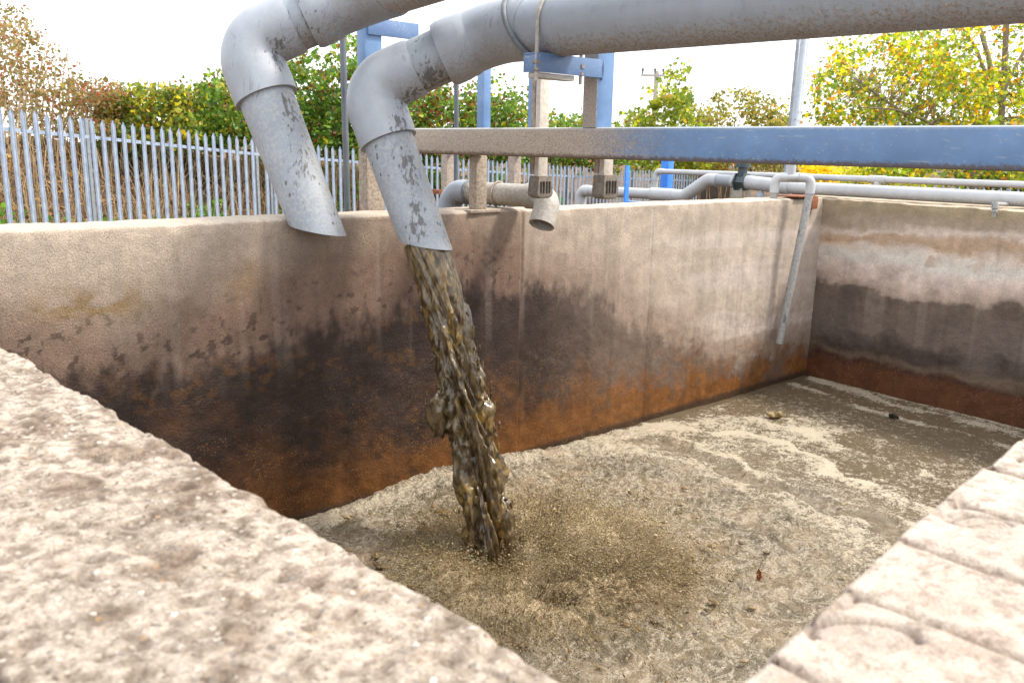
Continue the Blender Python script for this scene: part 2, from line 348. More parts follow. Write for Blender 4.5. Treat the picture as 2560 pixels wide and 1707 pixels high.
class MB:
    def __init__(s): s.V = []; s.F = []
    def add(s, V, Fs):
        k = len(s.V); s.V += [tuple(v) for v in V]; s.F += [tuple(i + k for i in f) for f in Fs]; return s
    def box(s, x0, x1, y0, y1, z0, z1, bev=0.):
        if bev <= 0:
            V = [(x, y, z) for z in (z0, z1) for y in (y0, y1) for x in (x0, x1)]
            return s.add(V, [(0, 2, 3, 1), (4, 5, 7, 6), (0, 1, 5, 4), (2, 6, 7, 3), (0, 4, 6, 2), (1, 3, 7, 5)])
        import bmesh
        bm = bmesh.new(); bmesh.ops.create_cube(bm, size=1)
        for v in bm.verts: v.co = Vector(((x0 + x1) / 2 + v.co.x * (x1 - x0), (y0 + y1) / 2 + v.co.y * (y1 - y0), (z0 + z1) / 2 + v.co.z * (z1 - z0)))
        bmesh.ops.bevel(bm, geom=bm.edges[:], offset=bev, segments=2, affect='EDGES', profile=.5)
        bm.verts.index_update(); s.add([v.co[:] for v in bm.verts], [[v.index for v in f.verts] for f in bm.faces]); bm.free(); return s
    def obox(s, c, ax, ay, az, bev=0.):
        """box centred at c with full-length axis vectors"""
        k = len(s.V); s.box(-.5, .5, -.5, .5, -.5, .5)
        c, ax, ay, az = map(np.asarray, (c, ax, ay, az))
        for i in range(k, len(s.V)):
            x, y, z = s.V[i]; s.V[i] = tuple(c + ax * x + ay * y + az * z)
        return s
    def tube(s, P, R, seg=32, cap=True, cut=None):
        V, Fs = sweep(P, R, seg, cap, cut); return s.add(V, Fs)
    def build(s, name, m, par=None, sharp=40):
        o = mesh_obj(name, s.V, s.F, m, True, sharp)
        if par: adopt(o, par)
        return o
def frames(P):
    P = np.asarray(P, float); T = np.gradient(P, axis=0); T /= np.linalg.norm(T, axis=1)[:, None] + 1e-12
    u = np.cross(T[0], (0, 0, 1.)); 
    if np.linalg.norm(u) < .1: u = np.cross(T[0], (0, 1., 0))
    u = _n(u); U = []
    for t in T: u = _n(u - t * u.dot(t)); U.append(u)
    U = np.array(U); return P, T, U, np.cross(T, U)
def sweep(P, R, seg=32, cap=True, cut=None):
    P, T, U, Vv = frames(P); n = len(P); R = np.ones(n) * R if np.isscalar(R) else np.asarray(R, float)
    a = np.linspace(0, 2 * np.pi, seg, endpoint=False)
    V = (P[:, None] + R[:, None, None] * (np.cos(a)[None, :, None] * U[:, None] + np.sin(a)[None, :, None] * Vv[:, None]))
    if cut is not None:
        p0, nn = map(np.asarray, cut); t = T[-1]
        V[-1] += ((p0 - V[-1]) @ nn / (t @ nn))[:, None] * t
    V = V.reshape(-1, 3); Fs = []
    for i in range(n - 1):
        for j in range(seg):
            k = (j + 1) % seg; Fs.append((i * seg + j, i * seg + k, (i + 1) * seg + k, (i + 1) * seg + j))
    if cap:
        Fs.append(tuple(range(seg - 1, -1, -1))); Fs.append(tuple((n - 1) * seg + j for j in range(seg)))
    return V, Fs
def hollow(mb, P, R, th, seg=40, cut=None):
    """open pipe end: outer skin, lip and inner skin"""
    V, Fs = sweep(P, R, seg, False, cut); V2, _ = sweep(P, np.asarray(R) * 1. - th, seg, False, cut)
    n = len(P); k = len(V); W2 = np.vstack([V, V2]); G = list(Fs)
    G += [tuple(reversed([i + k for i in f])) for f in Fs]
    for j in range(seg):
        q = (j + 1) % seg; a = (n - 1) * seg
        G.append((a + j, a + q, a + q + k, a + j + k)); G.append((q, j, j + k, q + k))
    mb.add(W2, G); return mb
def lerp(a, b, n): return [np.asarray(a) * (1 - t) + np.asarray(b) * t for t in np.linspace(0, 1, n)]
def arc(A, C, B, rad, n=14):
    """fillet of the corner A-C-B: points on a circular bend of centre-line radius rad"""
    A, C, B = map(np.asarray, (A, C, B)); a = _n(A - C); b = _n(B - C)
    h = math.acos(np.clip(a @ b, -1, 1)) / 2; d = rad / math.tan(h)
    O = C + _n(a + b) * rad / math.sin(h); p0 = C + a * d - O; p1 = C + b * d - O
    w = math.acos(np.clip(_n(p0) @ _n(p1), -1, 1))
    return [O + (math.sin((1 - t) * w) * p0 + math.sin(t * w) * p1) / math.sin(w) for t in np.linspace(0, 1, n)]
def grid_faces(nu, nv):
    i = np.arange(nu - 1)[:, None] * nv + np.arange(nv - 1)[None]; i = i.ravel()
    return np.stack([i, i + nv, i + nv + 1, i + 1], 1)

# ================================================================== GROUND
ZW, ZL = -.35, -1.87                     # coping and liquid levels
TX0, TX1, TY0, TY1 = .37, 6.75, .31, 3.66  # inner faces
A0 = at(60, 290, 10.8); fd1 = ray(2600, 395)[:2]; fd1 /= np.hypot(*fd1)
P_START = A0[:2] - fd1 * 1.6
bend_t = 3.95; P_BEND = A0[:2] + fd1 * bend_t
fd2 = ray(3110, 405)[:2]; fd2 /= np.hypot(*fd2)
P_END = P_BEND + fd2 * 26
L1 = 1.6 + bend_t
def fence_s(p):
    """distance along the fence line and distance beyond it (yard side negative)"""
    p = np.atleast_2d(p)
    s1 = (p - P_START) @ fd1; n1 = np.array([-fd1[1], fd1[0]]); d1 = (p - P_START) @ n1
    s2 = (p - P_BEND) @ fd2; n2 = np.array([-fd2[1], fd2[0]]); d2 = (p - P_BEND) @ n2
    s = np.where(s1 < L1, s1, L1 + np.maximum(s2, 0)); d = np.where(s1 < L1, d1, d2); return s, d
def base_z(s):
    return np.interp(s, [-4, 0, 1.6, L1, L1 + 5, L1 + 9.5, L1 + 26], [-1.36, -1.40, -1.45, -1.74, -2.03, -2.23, -2.75])
def ground_z(p):
    s, d = fence_s(p); z = base_z(s)
    hb = np.interp(s, [-5, 2, 8, 16, 24], [1.75, 1.55, 1.5, 1.3, .3])
    n = fbm(np.atleast_2d(p)[:, 0] * .9, np.atleast_2d(p)[:, 1] * .9, 5)
    rise = sstep(.25, 3.4, d) * hb + sstep(.3, 2, d) * (n - .5) * .5
    far = sstep(30, 120, np.hypot(np.atleast_2d(p)[:, 0], np.atleast_2d(p)[:, 1]))
    return (z + rise) * (1 - far) + (-2.6) * far
def axis_vals(lo, hi, inner, outer):
    a = list(inner); s = inner[-1]; st = outer
    while s < hi: s += st; a.append(s); st *= 1.25
    s = inner[0]; st = outer
    while s > lo: s -= st; a.insert(0, s); st *= 1.25
    return np.array(a)
gx = axis_vals(-600, 900, sorted(set(list(np.arange(-3, 24, .3)) + [.13, 6.98])), .4)
gy = axis_vals(-400, 900, sorted(set(list(np.arange(-2, 22, .3)) + [.0, 3.88])), .4)
XX, YY = np.meshgrid(gx, gy, indexing='ij'); pts = np.stack([XX.ravel(), YY.ravel()], 1)
gz = ground_z(pts); GF = grid_faces(len(gx), len(gy)); V = np.column_stack([pts, gz])
cc = pts[GF].mean(1); keep = ~((cc[:, 0] > .13) & (cc[:, 0] < 6.98) & (cc[:, 1] > 0) & (cc[:, 1] < 3.88))
tag(mesh_obj("ground", V, GF[keep], M_GRND), kind='structure', label="bare brown earth of the yard rising to a bank behind the fence")

# ================================================================== TANK WALLS
def wall(name, p0, along, inn, length, thick, z0, z1, res, paint, label, m=M_CON, seed=1, low=.012, amp=.006, chip=.012, end_u=None):
    """wall along a line: inner face, worn top edge, top and outer face in one displaced sheet"""
    p0 = np.asarray(p0, float); along = np.asarray(along, float); inn = np.asarray(inn, float)
    us = np.arange(0, length + res, res) if end_u is None else end_u
    h = z1 - z0; r = .012
    prof = [(0, z, 1., 0.) for z in np.arange(z0, z1 - r, res)]
    prof += [(-r + r * math.cos(t), z1 - r + r * math.sin(t), math.cos(t), math.sin(t)) for t in np.linspace(0, math.pi / 2, 5)]
    prof += [(-d, z1, 0., 1.) for d in np.arange(r + res, thick - r, res)]
    prof += [(-thick + r - r * math.sin(t), z1 - r + r * math.cos(t), -math.sin(t), math.cos(t)) for t in np.linspace(0, math.pi / 2, 4)]
    prof += [(-thick, z, -1., 0.) for z in np.linspace(z1 - .05, z0, 8)]
    prof = np.array(prof); nv = len(prof); nu = len(us)
    u = np.repeat(us, nv); q = np.tile(prof[:, 0], nu); z = np.tile(prof[:, 1], nu); nq = np.tile(prof[:, 2], nu); nz = np.tile(prof[:, 3], nu)
    s = np.tile(np.concatenate([[0], np.cumsum(np.hypot(np.diff(prof[:, 0]), np.diff(prof[:, 1])))]), nu)
    disp = (fbm(u * 7, s * 7, seed, 4, .6) - .5) * amp * 2 + (fbm(u * 1.3, s * 1.3, seed + 9, 2) - .5) * low
    edge = np.exp(-((q + r * .4) / .03) ** 2 - ((z - z1) / .03) ** 2)
    disp -= edge * chip * np.maximum(fbm(u * 9, s * 2, seed + 20, 4, .6) - .42, 0) * 4
    d2, col, wet, grit = paint(u, q, z, s, nq, nz)
    disp = disp + d2
    P = p0 + u[:, None] * along + (q + disp * nq)[:, None] * inn; P[:, 2] = z + disp * nz
    Fa = grid_faces(nu, nv)
    nrm = np.cross(along, inn)          # orient faces outwards
    if nrm[2] > 0: Fa = Fa[:, ::-1]
    o = mesh_obj(name, P, Fa, m); setc(o, col); setf(o, "wet", wet); setf(o, "grit", grit)
    tag(o, label, "wall"); return o
CLAY = np.array([.47, .405, .345])
def paint_back(u, q, z, s, nq, nz):
    X = u - 1.5
    n1 = fbm(X * 5, z * 5, 31, 5, .6); n2 = fbm(X * 16, z * 16, 33, 3, .6); nb = fbm(X * 1.5, z * 1.5, 35, 3)
    col = np.tile(CLAY, (len(u), 1)) * (.90 + .20 * n1)[:, None]
    left = 1 - sstep(3.42, 3.50, X)
    # brownish tint of the splashed panels, greyer far left and on the right-hand panel
    br = left * sstep(1.1, 2.3, X) * .85 * (.55 + .45 * sstep(-.38, -.6, z)) + left * sstep(-.45, -.8, z) * .55
    col = mixc(col, (.205, .14, .108), np.clip(br * (.65 + .5 * n1), 0, .85))
    zb = np.interp(X, [-1, .74, 1.2, 1.55, 1.9, 2.5, 2.83, 3.04, 3.6, 4.05, 4.4, 5.07, 5.53, 6.2, 6.9],
                   [-.8, -.84, -.97, -.98, -.9, -.85, -.74, -.74, -.80, -.90, -1.10, -1.36, -1.55, -1.60, -1.58])
    # pinkish damp margin above the tide line
    mar = sstep(.5, 0, z - zb - (n1 - .5) * .3)
    col = mixc(col, (.20, .135, .108), np.clip(mar * (.80 - .25 * sstep(3.5, 4.5, X)), 0, 1))
    pale = np.clip(sstep(3.45, 3.7, X) * sstep(-.5, -.65, z) * sstep(.02, .30, z - zb) * (.3 + 1.0 * sstep(.42, .62, fbm(X * .9, z * 9, 37, 3))) * sstep(4.2, 6, X), 0, .75)
    col = mixc(col, (.60, .53, .50), pale)
    ln = np.exp(-((z + .62 + .02 * np.sin(X * 2)) / .03) ** 2) * sstep(4.4, 5.2, X) * .5
    col = mixc(col, (.62, .56, .53), ln)
    n5 = fbm(X * 26, z * 11, 39, 3, .65); fr = (n1 - .5) * .26 + (n2 - .5) * .24 + (n5 - .5) * .30
    dark = sstep(-.07, .10, zb - z + fr * .55) * (1 - .42 * sstep(3.44, 4.4, X))
    spots = sstep(.66, .72, fbm(X * 26, z * 26, 43, 3)) * sstep(.42, .02, z - zb) * .75
    dark = np.maximum(dark, spots * left)
    dk = np.array([.036, .025, .023]) * (.65 + .8 * n2)[:, None]
    col = col * (1 - dark[:, None] * .94) + dk * (dark[:, None] * .94)
    zr = np.interp(X, [0, 1.19, 1.37, 1.78, 2.26, 2.83, 3.5, 4.3, 4.8, 5.3, 6.2, 6.9], [-1.2, -1.2, -1.28, -1.36, -1.44, -1.42, -1.38, -1.38, -1.44, -1.50, -1.57, -1.6])
    rust = sstep(-.12, .32, zr - z + (n1 - .5) * .6 + (n2 - .5) * .3)
    rc = np.array([.165, .068, .018]) * ((.5 + 1.0 * n2) * (1 + .30 * sstep(3.2, 5.6, X)))[:, None]
    rmix = np.clip(rust * (.42 + .30 * sstep(1.0, 5.0, X) + .35 * sstep(-1.5, -1.75, z)), 0, .92)[:, None]
    col = col * (1 - rmix) + rc * rmix
    # orange scabs in the dark band
    sc = sstep(.52, .60, fbm(X * 5 + z * 4, z * 9, 41, 3)) * sstep(.50, .62, fbm(X * 30, z * 30, 45, 3)) * dark * sstep(-1.45, -1.0, z) * sstep(.9, 1.3, X) * (1 - sstep(2.6, 3.0, X)) * .65
    col = mixc(col, (.17, .085, .032), sc * .7)
    run = fbm(X * 11, z * .9, 47, 3, .6); col = col * (1 - .15 * sstep(.54, .72, run) * sstep(-.36, -.5, z))[:, None]; col = mixc(col, (.56, .50, .46), sstep(.62, .74, fbm(X * 15 + 4, z * .7, 49, 2)) * sstep(-.38, -.5, z) * sstep(-1.2, -.9, z) * .10)
    och = np.exp(-((X - 1.1) / .22) ** 2 - ((z + .66) / .06) ** 2) * sstep(.4, .6, n2) + .5 * np.exp(-((X - 1.75) / .3) ** 2 - ((z + .6) / .08) ** 2) * sstep(.4, .6, n1)
    col = mixc(col, (.27, .19, .095), np.clip(och, 0, .8))
    topd = (nz > .6) * 1.
    col = mixc(col, (.56, .50, .43), topd * .8)
    # tide line by the water: black slime with a kerb of scum
    col = mixc(col, (.035, .03, .026), sstep(-1.80, -1.84, z) * .8)
    d2 = np.zeros_like(u)
    for jx in (3.44, 4.62):
        d2 -= .006 * np.exp(-((X - jx) / .008) ** 2) * (z < ZW - .02)
        col = mixc(col, (.16, .12, .10) if jx < 4 else (.55, .50, .46), np.exp(-((X - jx + .012 * np.sin(z * 3)) / .012) ** 2) * (.75 if jx < 4 else .45) * sstep(-1.15, -.9, z))
    d2 += left * .012
    d2 += (fbm(X * 24, z * 24, 44, 2, .6) - .5) * .005 * sstep(-.9, -1.25, z)
    return d2, col, np.maximum(dark, rust) * .9, sstep(-1.0, -1.5, z + (n1 - .5) * .5) * (1 - .5 * sstep(5, 6, X))
def paint_right(u, q, z, s, nq, nz):
    Y = u - .6
    n1 = fbm(Y * 5, z * 5, 51, 5, .6); n2 = fbm(Y * 16, z * 16, 53, 3, .6); n3 = fbm(Y * 1.2, z * 7, 55, 3)
    zz = z + (n3 - .5) * .16 + (n1 - .5) * .14 + (n2 - .5) * .06 - (Y - 3.4) * -.03
    lv = [-1.9, -1.74, -1.68, -1.6, -1.53, -1.47, -1.38, -1.28, -1.17, -1.10, -1.07, -1.0, -.92, -.84, -.76, -.70, -.65, -.60, -.54, -.46, -.38, -.35]
    cs = np.array([(.10, .045, .022), (.12, .05, .025), (.07, .036, .026), (.16, .12, .09), (.075, .060, .054), (.085, .068, .062), (.16, .13, .115), (.17, .14, .125), (.15, .122, .106), (.17, .138, .118), (.30, .245, .21), (.42, .345, .31), (.50, .43, .40), (.56, .49, .47), (.47, .41, .37), (.34, .25, .18), (.36, .27, .20), (.46, .40, .36), (.27, .225, .18), (.25, .205, .155), (.24, .20, .13), (.34, .28, .2)])
    cs = np.minimum(cs * np.where(np.array(lv) > -1.09, 1.5, 1.15)[:, None], .74); col = np.stack([np.interp(zz, lv, cs[:, k]) for k in range(3)], 1) * (.72 + .55 * n1)[:, None]
    lite = sstep(.5, .68, fbm(Y * 2.2, z * 2.2, 57, 4)) * sstep(-1.12, -1.2, z) * sstep(-1.58, -1.5, z)
    col = mixc(col, (.20, .165, .15), lite * .7)
    orange = sstep(.62, .72, n1) * sstep(-1.0, -.8, z) * sstep(-.5, -.62, z) * sstep(1.6, 3.2, Y)
    col = mixc(col, (.25, .12, .06), orange * .6)
    moss = sstep(.45, .6, fbm(Y * 2.4, z * 4, 59, 3)) * sstep(-.50, -.42, z) * sstep(2.9, 2.4, Y)
    col = mixc(col, (.20, .15, .035), moss * .75)
    col = mixc(col, (.52, .45, .37), (nz > .6) * .75)
    run = fbm(Y * 10, z * .8, 65, 3, .6); col = col * (1 - .16 * sstep(.54, .72, run) * sstep(-.36, -.5, z))[:, None]; col = mixc(col, (.50, .44, .40), sstep(.60, .74, fbm(Y * 13, z * .8, 67, 2)) * sstep(-.4, -.6, z) * sstep(-1.6, -1.3, z) * .16)
    wet = sstep(-1.1, -1.3, z)
    d2 = (fbm(Y * 24, z * 24, 61, 2, .6) - .5) * .004 * wet + (fbm(Y * 12, z * 12, 63, 3, .6) - .5) * .006
    return d2, col, wet * .7, sstep(-1.5, -1.7, z)
wall("concrete_wall", (-1.5, 3.77, 0), _n(np.array([1, -.0265, 0])), _n(np.array([-.0265, -1., 0])), 8.31, .24, -2.05, ZW, .0085, paint_back,
     "long back concrete tank wall stained dark brown and rust below the hanging pipes", seed=3)
wall("concrete_wall", (6.375, -.6, 0), _n(np.array([.1, 1, 0])), _n(np.array([-1, .1, 0])), 4.43, .50, -2.05, ZW - .004, .0085, paint_right,
     "end concrete tank wall at right with pale and dark tide bands under the pipe", seed=5)

PEB = [(RNG.uniform(.1, 2.4), RNG.uniform(0, .30), RNG.choice([.003, .005, .0075, .010], p=[.36, .40, .19, .05]) * RNG.uniform(.8, 1.3), RNG.uniform(0, 1)) for _ in range(5000)]
def paint_left(u, q, z, s, nq, nz):
    Y = u - .4; a = s - (ZW + 2.2)
    n1 = fbm(Y * 9, a * 9, 71, 5, .65); n2 = fbm(Y * 38, a * 38, 73, 4, .6); n3 = fbm(Y * 3, a * 9, 75, 3)
    col = np.array([.62, .55, .475]) * (.70 + .5 * n1)[:, None]
    col = mixc(col, (.56, .50, .44), sstep(.5, .7, n3) * .7)
    col = mixc(col, (.22, .155, .105), sstep(.50, .68, fbm(Y * 14, a * 24, 77, 4, .6)) * .7)
    d2 = (n1 - .5) * .007 + (n2 - .5) * .006 + (fbm(Y * 90, a * 90, 79, 2) - .5) * .004
    pit = sstep(.56, .70, fbm(Y * 55, a * 80, 81, 3)); d2 -= pit * .003
    col = mixc(col, (.16, .115, .085), pit * .45)
    # aggregate standing proud of the worn surface, binned for speed
    res = .004; nu = int(round((u.max() - u.min()) / res)) + 1
    top = (nz > .3)
    H = np.zeros_like(u); ID = np.full(len(u), -1)
    order = np.argsort(u, kind='stable'); us = u[order]
    for k, (py, pa, pr, pc) in enumerate(PEB):
        lo = np.searchsorted(us, py + .4 - pr); hi = np.searchsorted(us, py + .4 + pr)
        ii = order[lo:hi]; dd = ((u[ii] - py - .4) ** 2 + (a[ii] - pa) ** 2) / (pr * pr)
        g = dd < 1; jj = ii[g]; hh = np.sqrt(1 - dd[g]) * pr * .45
        up = hh > H[jj]; H[jj[up]] = hh[up]; ID[jj[up]] = k
    d2 += H
    pal = np.array([(.55, .47, .38), (.66, .60, .53), (.36, .28, .2), (.30, .30, .31), (.45, .30, .15), (.62, .50, .36), (.7, .66, .62), (.16, .17, .19)])
    pc = np.array([p[3] for p in PEB]); has = ID >= 0
    colp = pal[(pc[np.clip(ID, 0, None)] * len(pal)).astype(int)]
    col = np.where(has[:, None], col * .35 + colp * .65, col)
    col = mixc(col, (.20, .16, .13), (nq < -.5) * .6)
    return d2, col, np.zeros_like(u), np.ones_like(u)
lu = np.concatenate([np.arange(0, .45, .02), np.arange(.45, 2.4, .004), np.arange(2.4, 4.06, .02)])
def wall_left():
    prof_res = .0045
    return wall("concrete_parapet", (.424, -.4, 0), _n(np.array([-.034, 1., 0])), _n(np.array([1., .034, 0])), 4.05, .287, -2.55, ZW - .008, prof_res, paint_left,
         "rough near concrete parapet with exposed pebbles in the lower left foreground", m=M_PAR, seed=7, amp=.0022, end_u=lu, chip=.006, low=.003)
wall_left()

# brick-on-edge coping of the near right parapet
def brick_parapet():
    xs = np.concatenate([np.arange(.376, 1.75, .0035), np.arange(1.75, TX1 - .02, .02)])
    joints = np.array([.372 - .138, .372, .511, .649, .781, .916, 1.051, 1.19, 1.325, 1.46, 1.60] + list(np.arange(1.735, 7, .137)))
    ey = np.interp(xs, [0, .511, 1.25, 7], [.272, .281, .335, .335])
    bi = np.clip(np.searchsorted(joints, xs) - 1, 0, None)
    bo = (_hash(bi, bi * 0 + 3, 5) - .5)
    jd = np.min(np.abs(xs[:, None] - joints[None]), 1)
    # profile: face below the coping, edge, top, back
    r = .008
    pr = [(0, z) for z in np.linspace(-2.5, -.50, 40)] + [(0, z) for z in np.linspace(-.49, ZW - r, 32)]
    pr += [(-r + r * math.cos(t), ZW - r + r * math.sin(t)) for t in np.linspace(0, math.pi / 2, 5)]
    pr += [(-d, ZW) for d in np.arange(r + .0035, .40, .0035)] + [(-.40, z) for z in np.linspace(ZW - .01, -1.6, 6)]
    pr = np.array(pr); nv = len(pr); nu = len(xs)
    X = np.repeat(xs, nv); E = np.repeat(ey + bo * .012, nv); J = np.repeat(jd, nv); B = np.repeat(bi, nv)
    q = np.tile(pr[:, 0], nu); z = np.tile(pr[:, 1], nu)
    top = z >= ZW - 1e-6; face = ~top
    jw = J + (fbm(X * 30, q * 14, 91, 3) - .5) * .006
    mort = sstep(.0065, .002, jw) * ((z > -.46))
    n1 = fbm(X * 12, q * 12 + z * 12, 93, 5, .6); n2 = fbm(X * 60, q * 60 + z * 60, 95, 3)
    dz = (n1 - .5) * .003 + (n2 - .5) * .002 - mort * .005
    rnd = sstep(.014, .004, J) * .0015; dz -= rnd
    dz += (_hash(B, B * 0 + 1, 9) - .5) * .005
    # crescent press marks on two bricks
    groove = np.zeros_like(X)
    for (cx, cy, ra, rb, rot) in ((.592, .243, .040, .022, .2), (.880, .262, .030, .018, .2), (1.12, .275, .03, .018, .2)):
        ca, sa = math.cos(rot), math.sin(rot); dx = (X - cx); dy = (E + q - cy)
        # long axis across the view
        lx = dx * .72 - dy * .69; ly = dx * .69 + dy * .72
        rr = np.hypot(lx / ra, ly / rb)
        groove += np.exp(-((rr - 1) / .09) ** 2) * (ly > -.35 * rb) * top * .9 + (rr < 1) * top * .28
    dz -= groove * .007
    edgew = np.exp(-((z - ZW) / .02) ** 2 - (q / .02) ** 2)
    qd = (n1 - .5) * .008 - edgew * .004 - mort * .006 * face
    ch = edgew * np.maximum(fbm(X * 26, q * 3, 97, 3) - .56, 0) * .05
    P = np.column_stack([X, E + q + np.where(face, qd, -ch), np.where(top, z + dz - ch, z)])
    col = np.array([.66, .585, .52]) * (.82 + .34 * n1)[:, None] * (.92 + .16 * _hash(B, B * 0 + 2, 11))[:, None]
    col = mixc(col, (.36, .27, .215), sstep(.60, .78, fbm(X * 18, q * 18, 99, 4)) * .5)
    col = mixc(col, (.26, .19, .155), mort * .8); col = mixc(col, (.20, .135, .115), np.clip(groove, 0, 1) * .8)
    col = mixc(col, (.30, .23, .19), (z < -.47) * .7)
    Fa = grid_faces(nu, nv)[:, ::1]
    nn = np.cross(P[Fa[:, 1]] - P[Fa[:, 0]], P[Fa[:, 3]] - P[Fa[:, 0]]); tp = top[Fa].all(1)
    if nn[tp][:, 2].mean() < 0: Fa = Fa[:, ::-1]
    o = mesh_obj("brick_parapet", P, Fa, M_PAR); setc(o, col); setf(o, 'grit', np.full(len(col), .34))
    tag(o, "near cream brick coping wall with crescent marks in the lower right foreground", "wall")
brick_parapet()

# ================================================================== LIQUID
FOOT = onz(1243, 1418, ZL)
def water():
    xs = np.concatenate([np.arange(TX0 - .02, 1.45, .014), np.arange(1.45, 3.85, .0055), np.arange(3.85, TX1 + .06, .012)])
    ys = np.concatenate([np.arange(.25, 1.7, .012), np.arange(1.7, TY1 + .06, .0055)])
    Xg, Yg = np.meshgrid(xs, ys, indexing='ij'); X = Xg.ravel(); Y = Yg.ravel()
    dx = X - FOOT[0]; dy = Y - FOOT[1]; r = np.hypot(dx, dy); az = np.degrees(np.arctan2(dy, dx))
    wn = fbm(X * 1.4, Y * 1.4, 101, 4); w2 = fbm(X * 6, Y * 6, 103, 3, .6); w3 = fbm(X * 20, Y * 20, 121, 2)
    rr = r + (wn - .5) * .60 + (w2 - .5) * .20
    rA = 1.84; rB = 2.10; rC = 2.5
    pat = lambda sd, f=2.2: sstep(.36, .56, fbm(X * f, Y * f, sd, 3))
    foam = np.full_like(X, .27)
    churn = np.maximum(sstep(rA + .10, rA - .16, rr), .55 * sstep(rC, rB - .05, rr) * (.5 + .8 * w2))
    foam = np.where(rr < rA, .36 + .12 * sstep(rA - .5, rA, rr), foam)
    edge = lambda R, w: np.where(rr < R, np.exp((rr - R) / w), np.exp((R - rr) / .012)); foam += .42 * edge(rA + .06, .10) * (.45 + .55 * pat(119, 3))
    foam += .46 * edge(rB + .04, .07) * (.35 + .65 * pat(105)) + .08 * sstep(rB - .1, rB + .15, rr)
    foam += .40 * edge(rC, .09) * pat(107) + .18 * np.exp(-((rr - rC - .35) / .07) ** 2) * pat(123)
    mid = sstep(rA + .1, rB + .1, rr) * sstep(3.9, 2.9, rr)
    foam += mid * (.40 * fbm(X * 2.4, Y * 4.5, 109, 4) - .06)
    bw = 3.77 - .0265 * (X + 1.5) - Y; rw = 6.79 - .1 * (3.55 - Y) - X
    lx = X - (6.34 - .09 * (3.55 - Y) + .10 * np.sin(Y * 2.1) + (wn - .5) * .25)
    foam += .30 * np.exp(-(lx / .05) ** 2) * (.4 + .6 * pat(125, 3)) + .30 * np.exp(-((lx - .30) / .07) ** 2) * pat(127, 3) + .24 * sstep(.16, .0, rw)
    foam += .40 * np.exp(-((bw - .10 - (w2 - .5) * .12) / .09) ** 2) * sstep(4.95, 4.6, X) * sstep(1.2, 1.9, X)
    foam += .20 * np.exp(-((Y - (3.28 + .16 * np.sin(X * 2.3))) / .07) ** 2) * sstep(3.6, 3.9, X) * sstep(5.0, 4.5, X) * pat(129, 3)
    foam -= sstep(.09, .0, bw) * .35 * sstep(4.2, 4.6, X)
    z = np.full_like(X, ZL)
    z += (wn - .5) * .02 + (w2 - .5) * .006
    rid = 1 - np.abs(2 * fbm(X * 11, Y * 11, 111, 3, .6) - 1)
    ring = np.sin((rr + (w3 - .5) * .07 + (w2 - .5) * .10) * 34) * .5 + .5; z += churn * (rid * (.006 + .014 * sstep(1.5, .7, r)) + (fbm(X * 26, Y * 26, 113, 2) - .5) * .016 + ring * .011 * sstep(.5, .9, r))
    z += sstep(rA - .1, rA, rr) * sstep(rC, rB, rr) * (fbm(X * 26 + Y * 8, Y * 26 - X * 8, 139, 2) - .5) * .014 + .006 * np.exp(-((rr - rA) / .07) ** 2) + .008 * np.exp(-((rr - rB) / .05) ** 2)
    # the boil: ragged radial filaments thrown outward, higher and farther towards the near right
    lob = .5 + .5 * np.cos(np.radians(az + 35))
    azw = az + (w2 - .5) * 34 + (w3 - .5) * 10
    st = fbm(azw * .16, r * 3.2, 115, 4, .62); fil = 1 - np.abs(2 * fbm(azw * .42, r * 5.5, 131, 3, .6) - 1)
    tuft = sstep(.38, .62, fbm(azw * .05 + 3, r * 3.6, 133, 3))
    reach = .55 + .55 * lob + (st - .5) * .5
    body = sstep(.05, .17, r) * sstep(reach, reach * .45, r)
    crest = np.exp(-((r - .28 - .22 * lob) / (.14 + .16 * lob)) ** 2)
    tf2 = sstep(.5, .62, fbm(azw * .14 + 9, r * 6, 137, 3)); z += body * (.006 + .024 * fil + .018 * (st - .4) + crest * tuft * (.012 + .026 * lob) * (.35 + .9 * fil))
    z += body * (fbm(X * 60, Y * 60, 135, 2) - .5) * .022
    z -= .045 * np.exp(-(r / .14) ** 2)
    # liquid heaped against the back wall behind the jet
    heap = sstep(.5, .0, bw) * np.exp(-((X - 2.95) / .55) ** 2)
    z += heap * (.04 + .085 * fbm(X * 9, Y * 9, 117, 4, .65))
    o = mesh_obj("water", np.column_stack([X, Y, z]), grid_faces(len(xs), len(ys)), M_WATER)
    setf(o, "foam", foam); setf(o, "churn", churn); setf(o, "spray", np.clip(body * (.30 + .9 * tuft * (.4 + st)), 0, 1)); setf(o, "streak", np.clip(.15 + .75 * fil * (.4 + st) + crest * .15, 0, 1))
    tag(o, "muddy brown liquid with beige foam filling the tank", "water", kind='structure')
water()
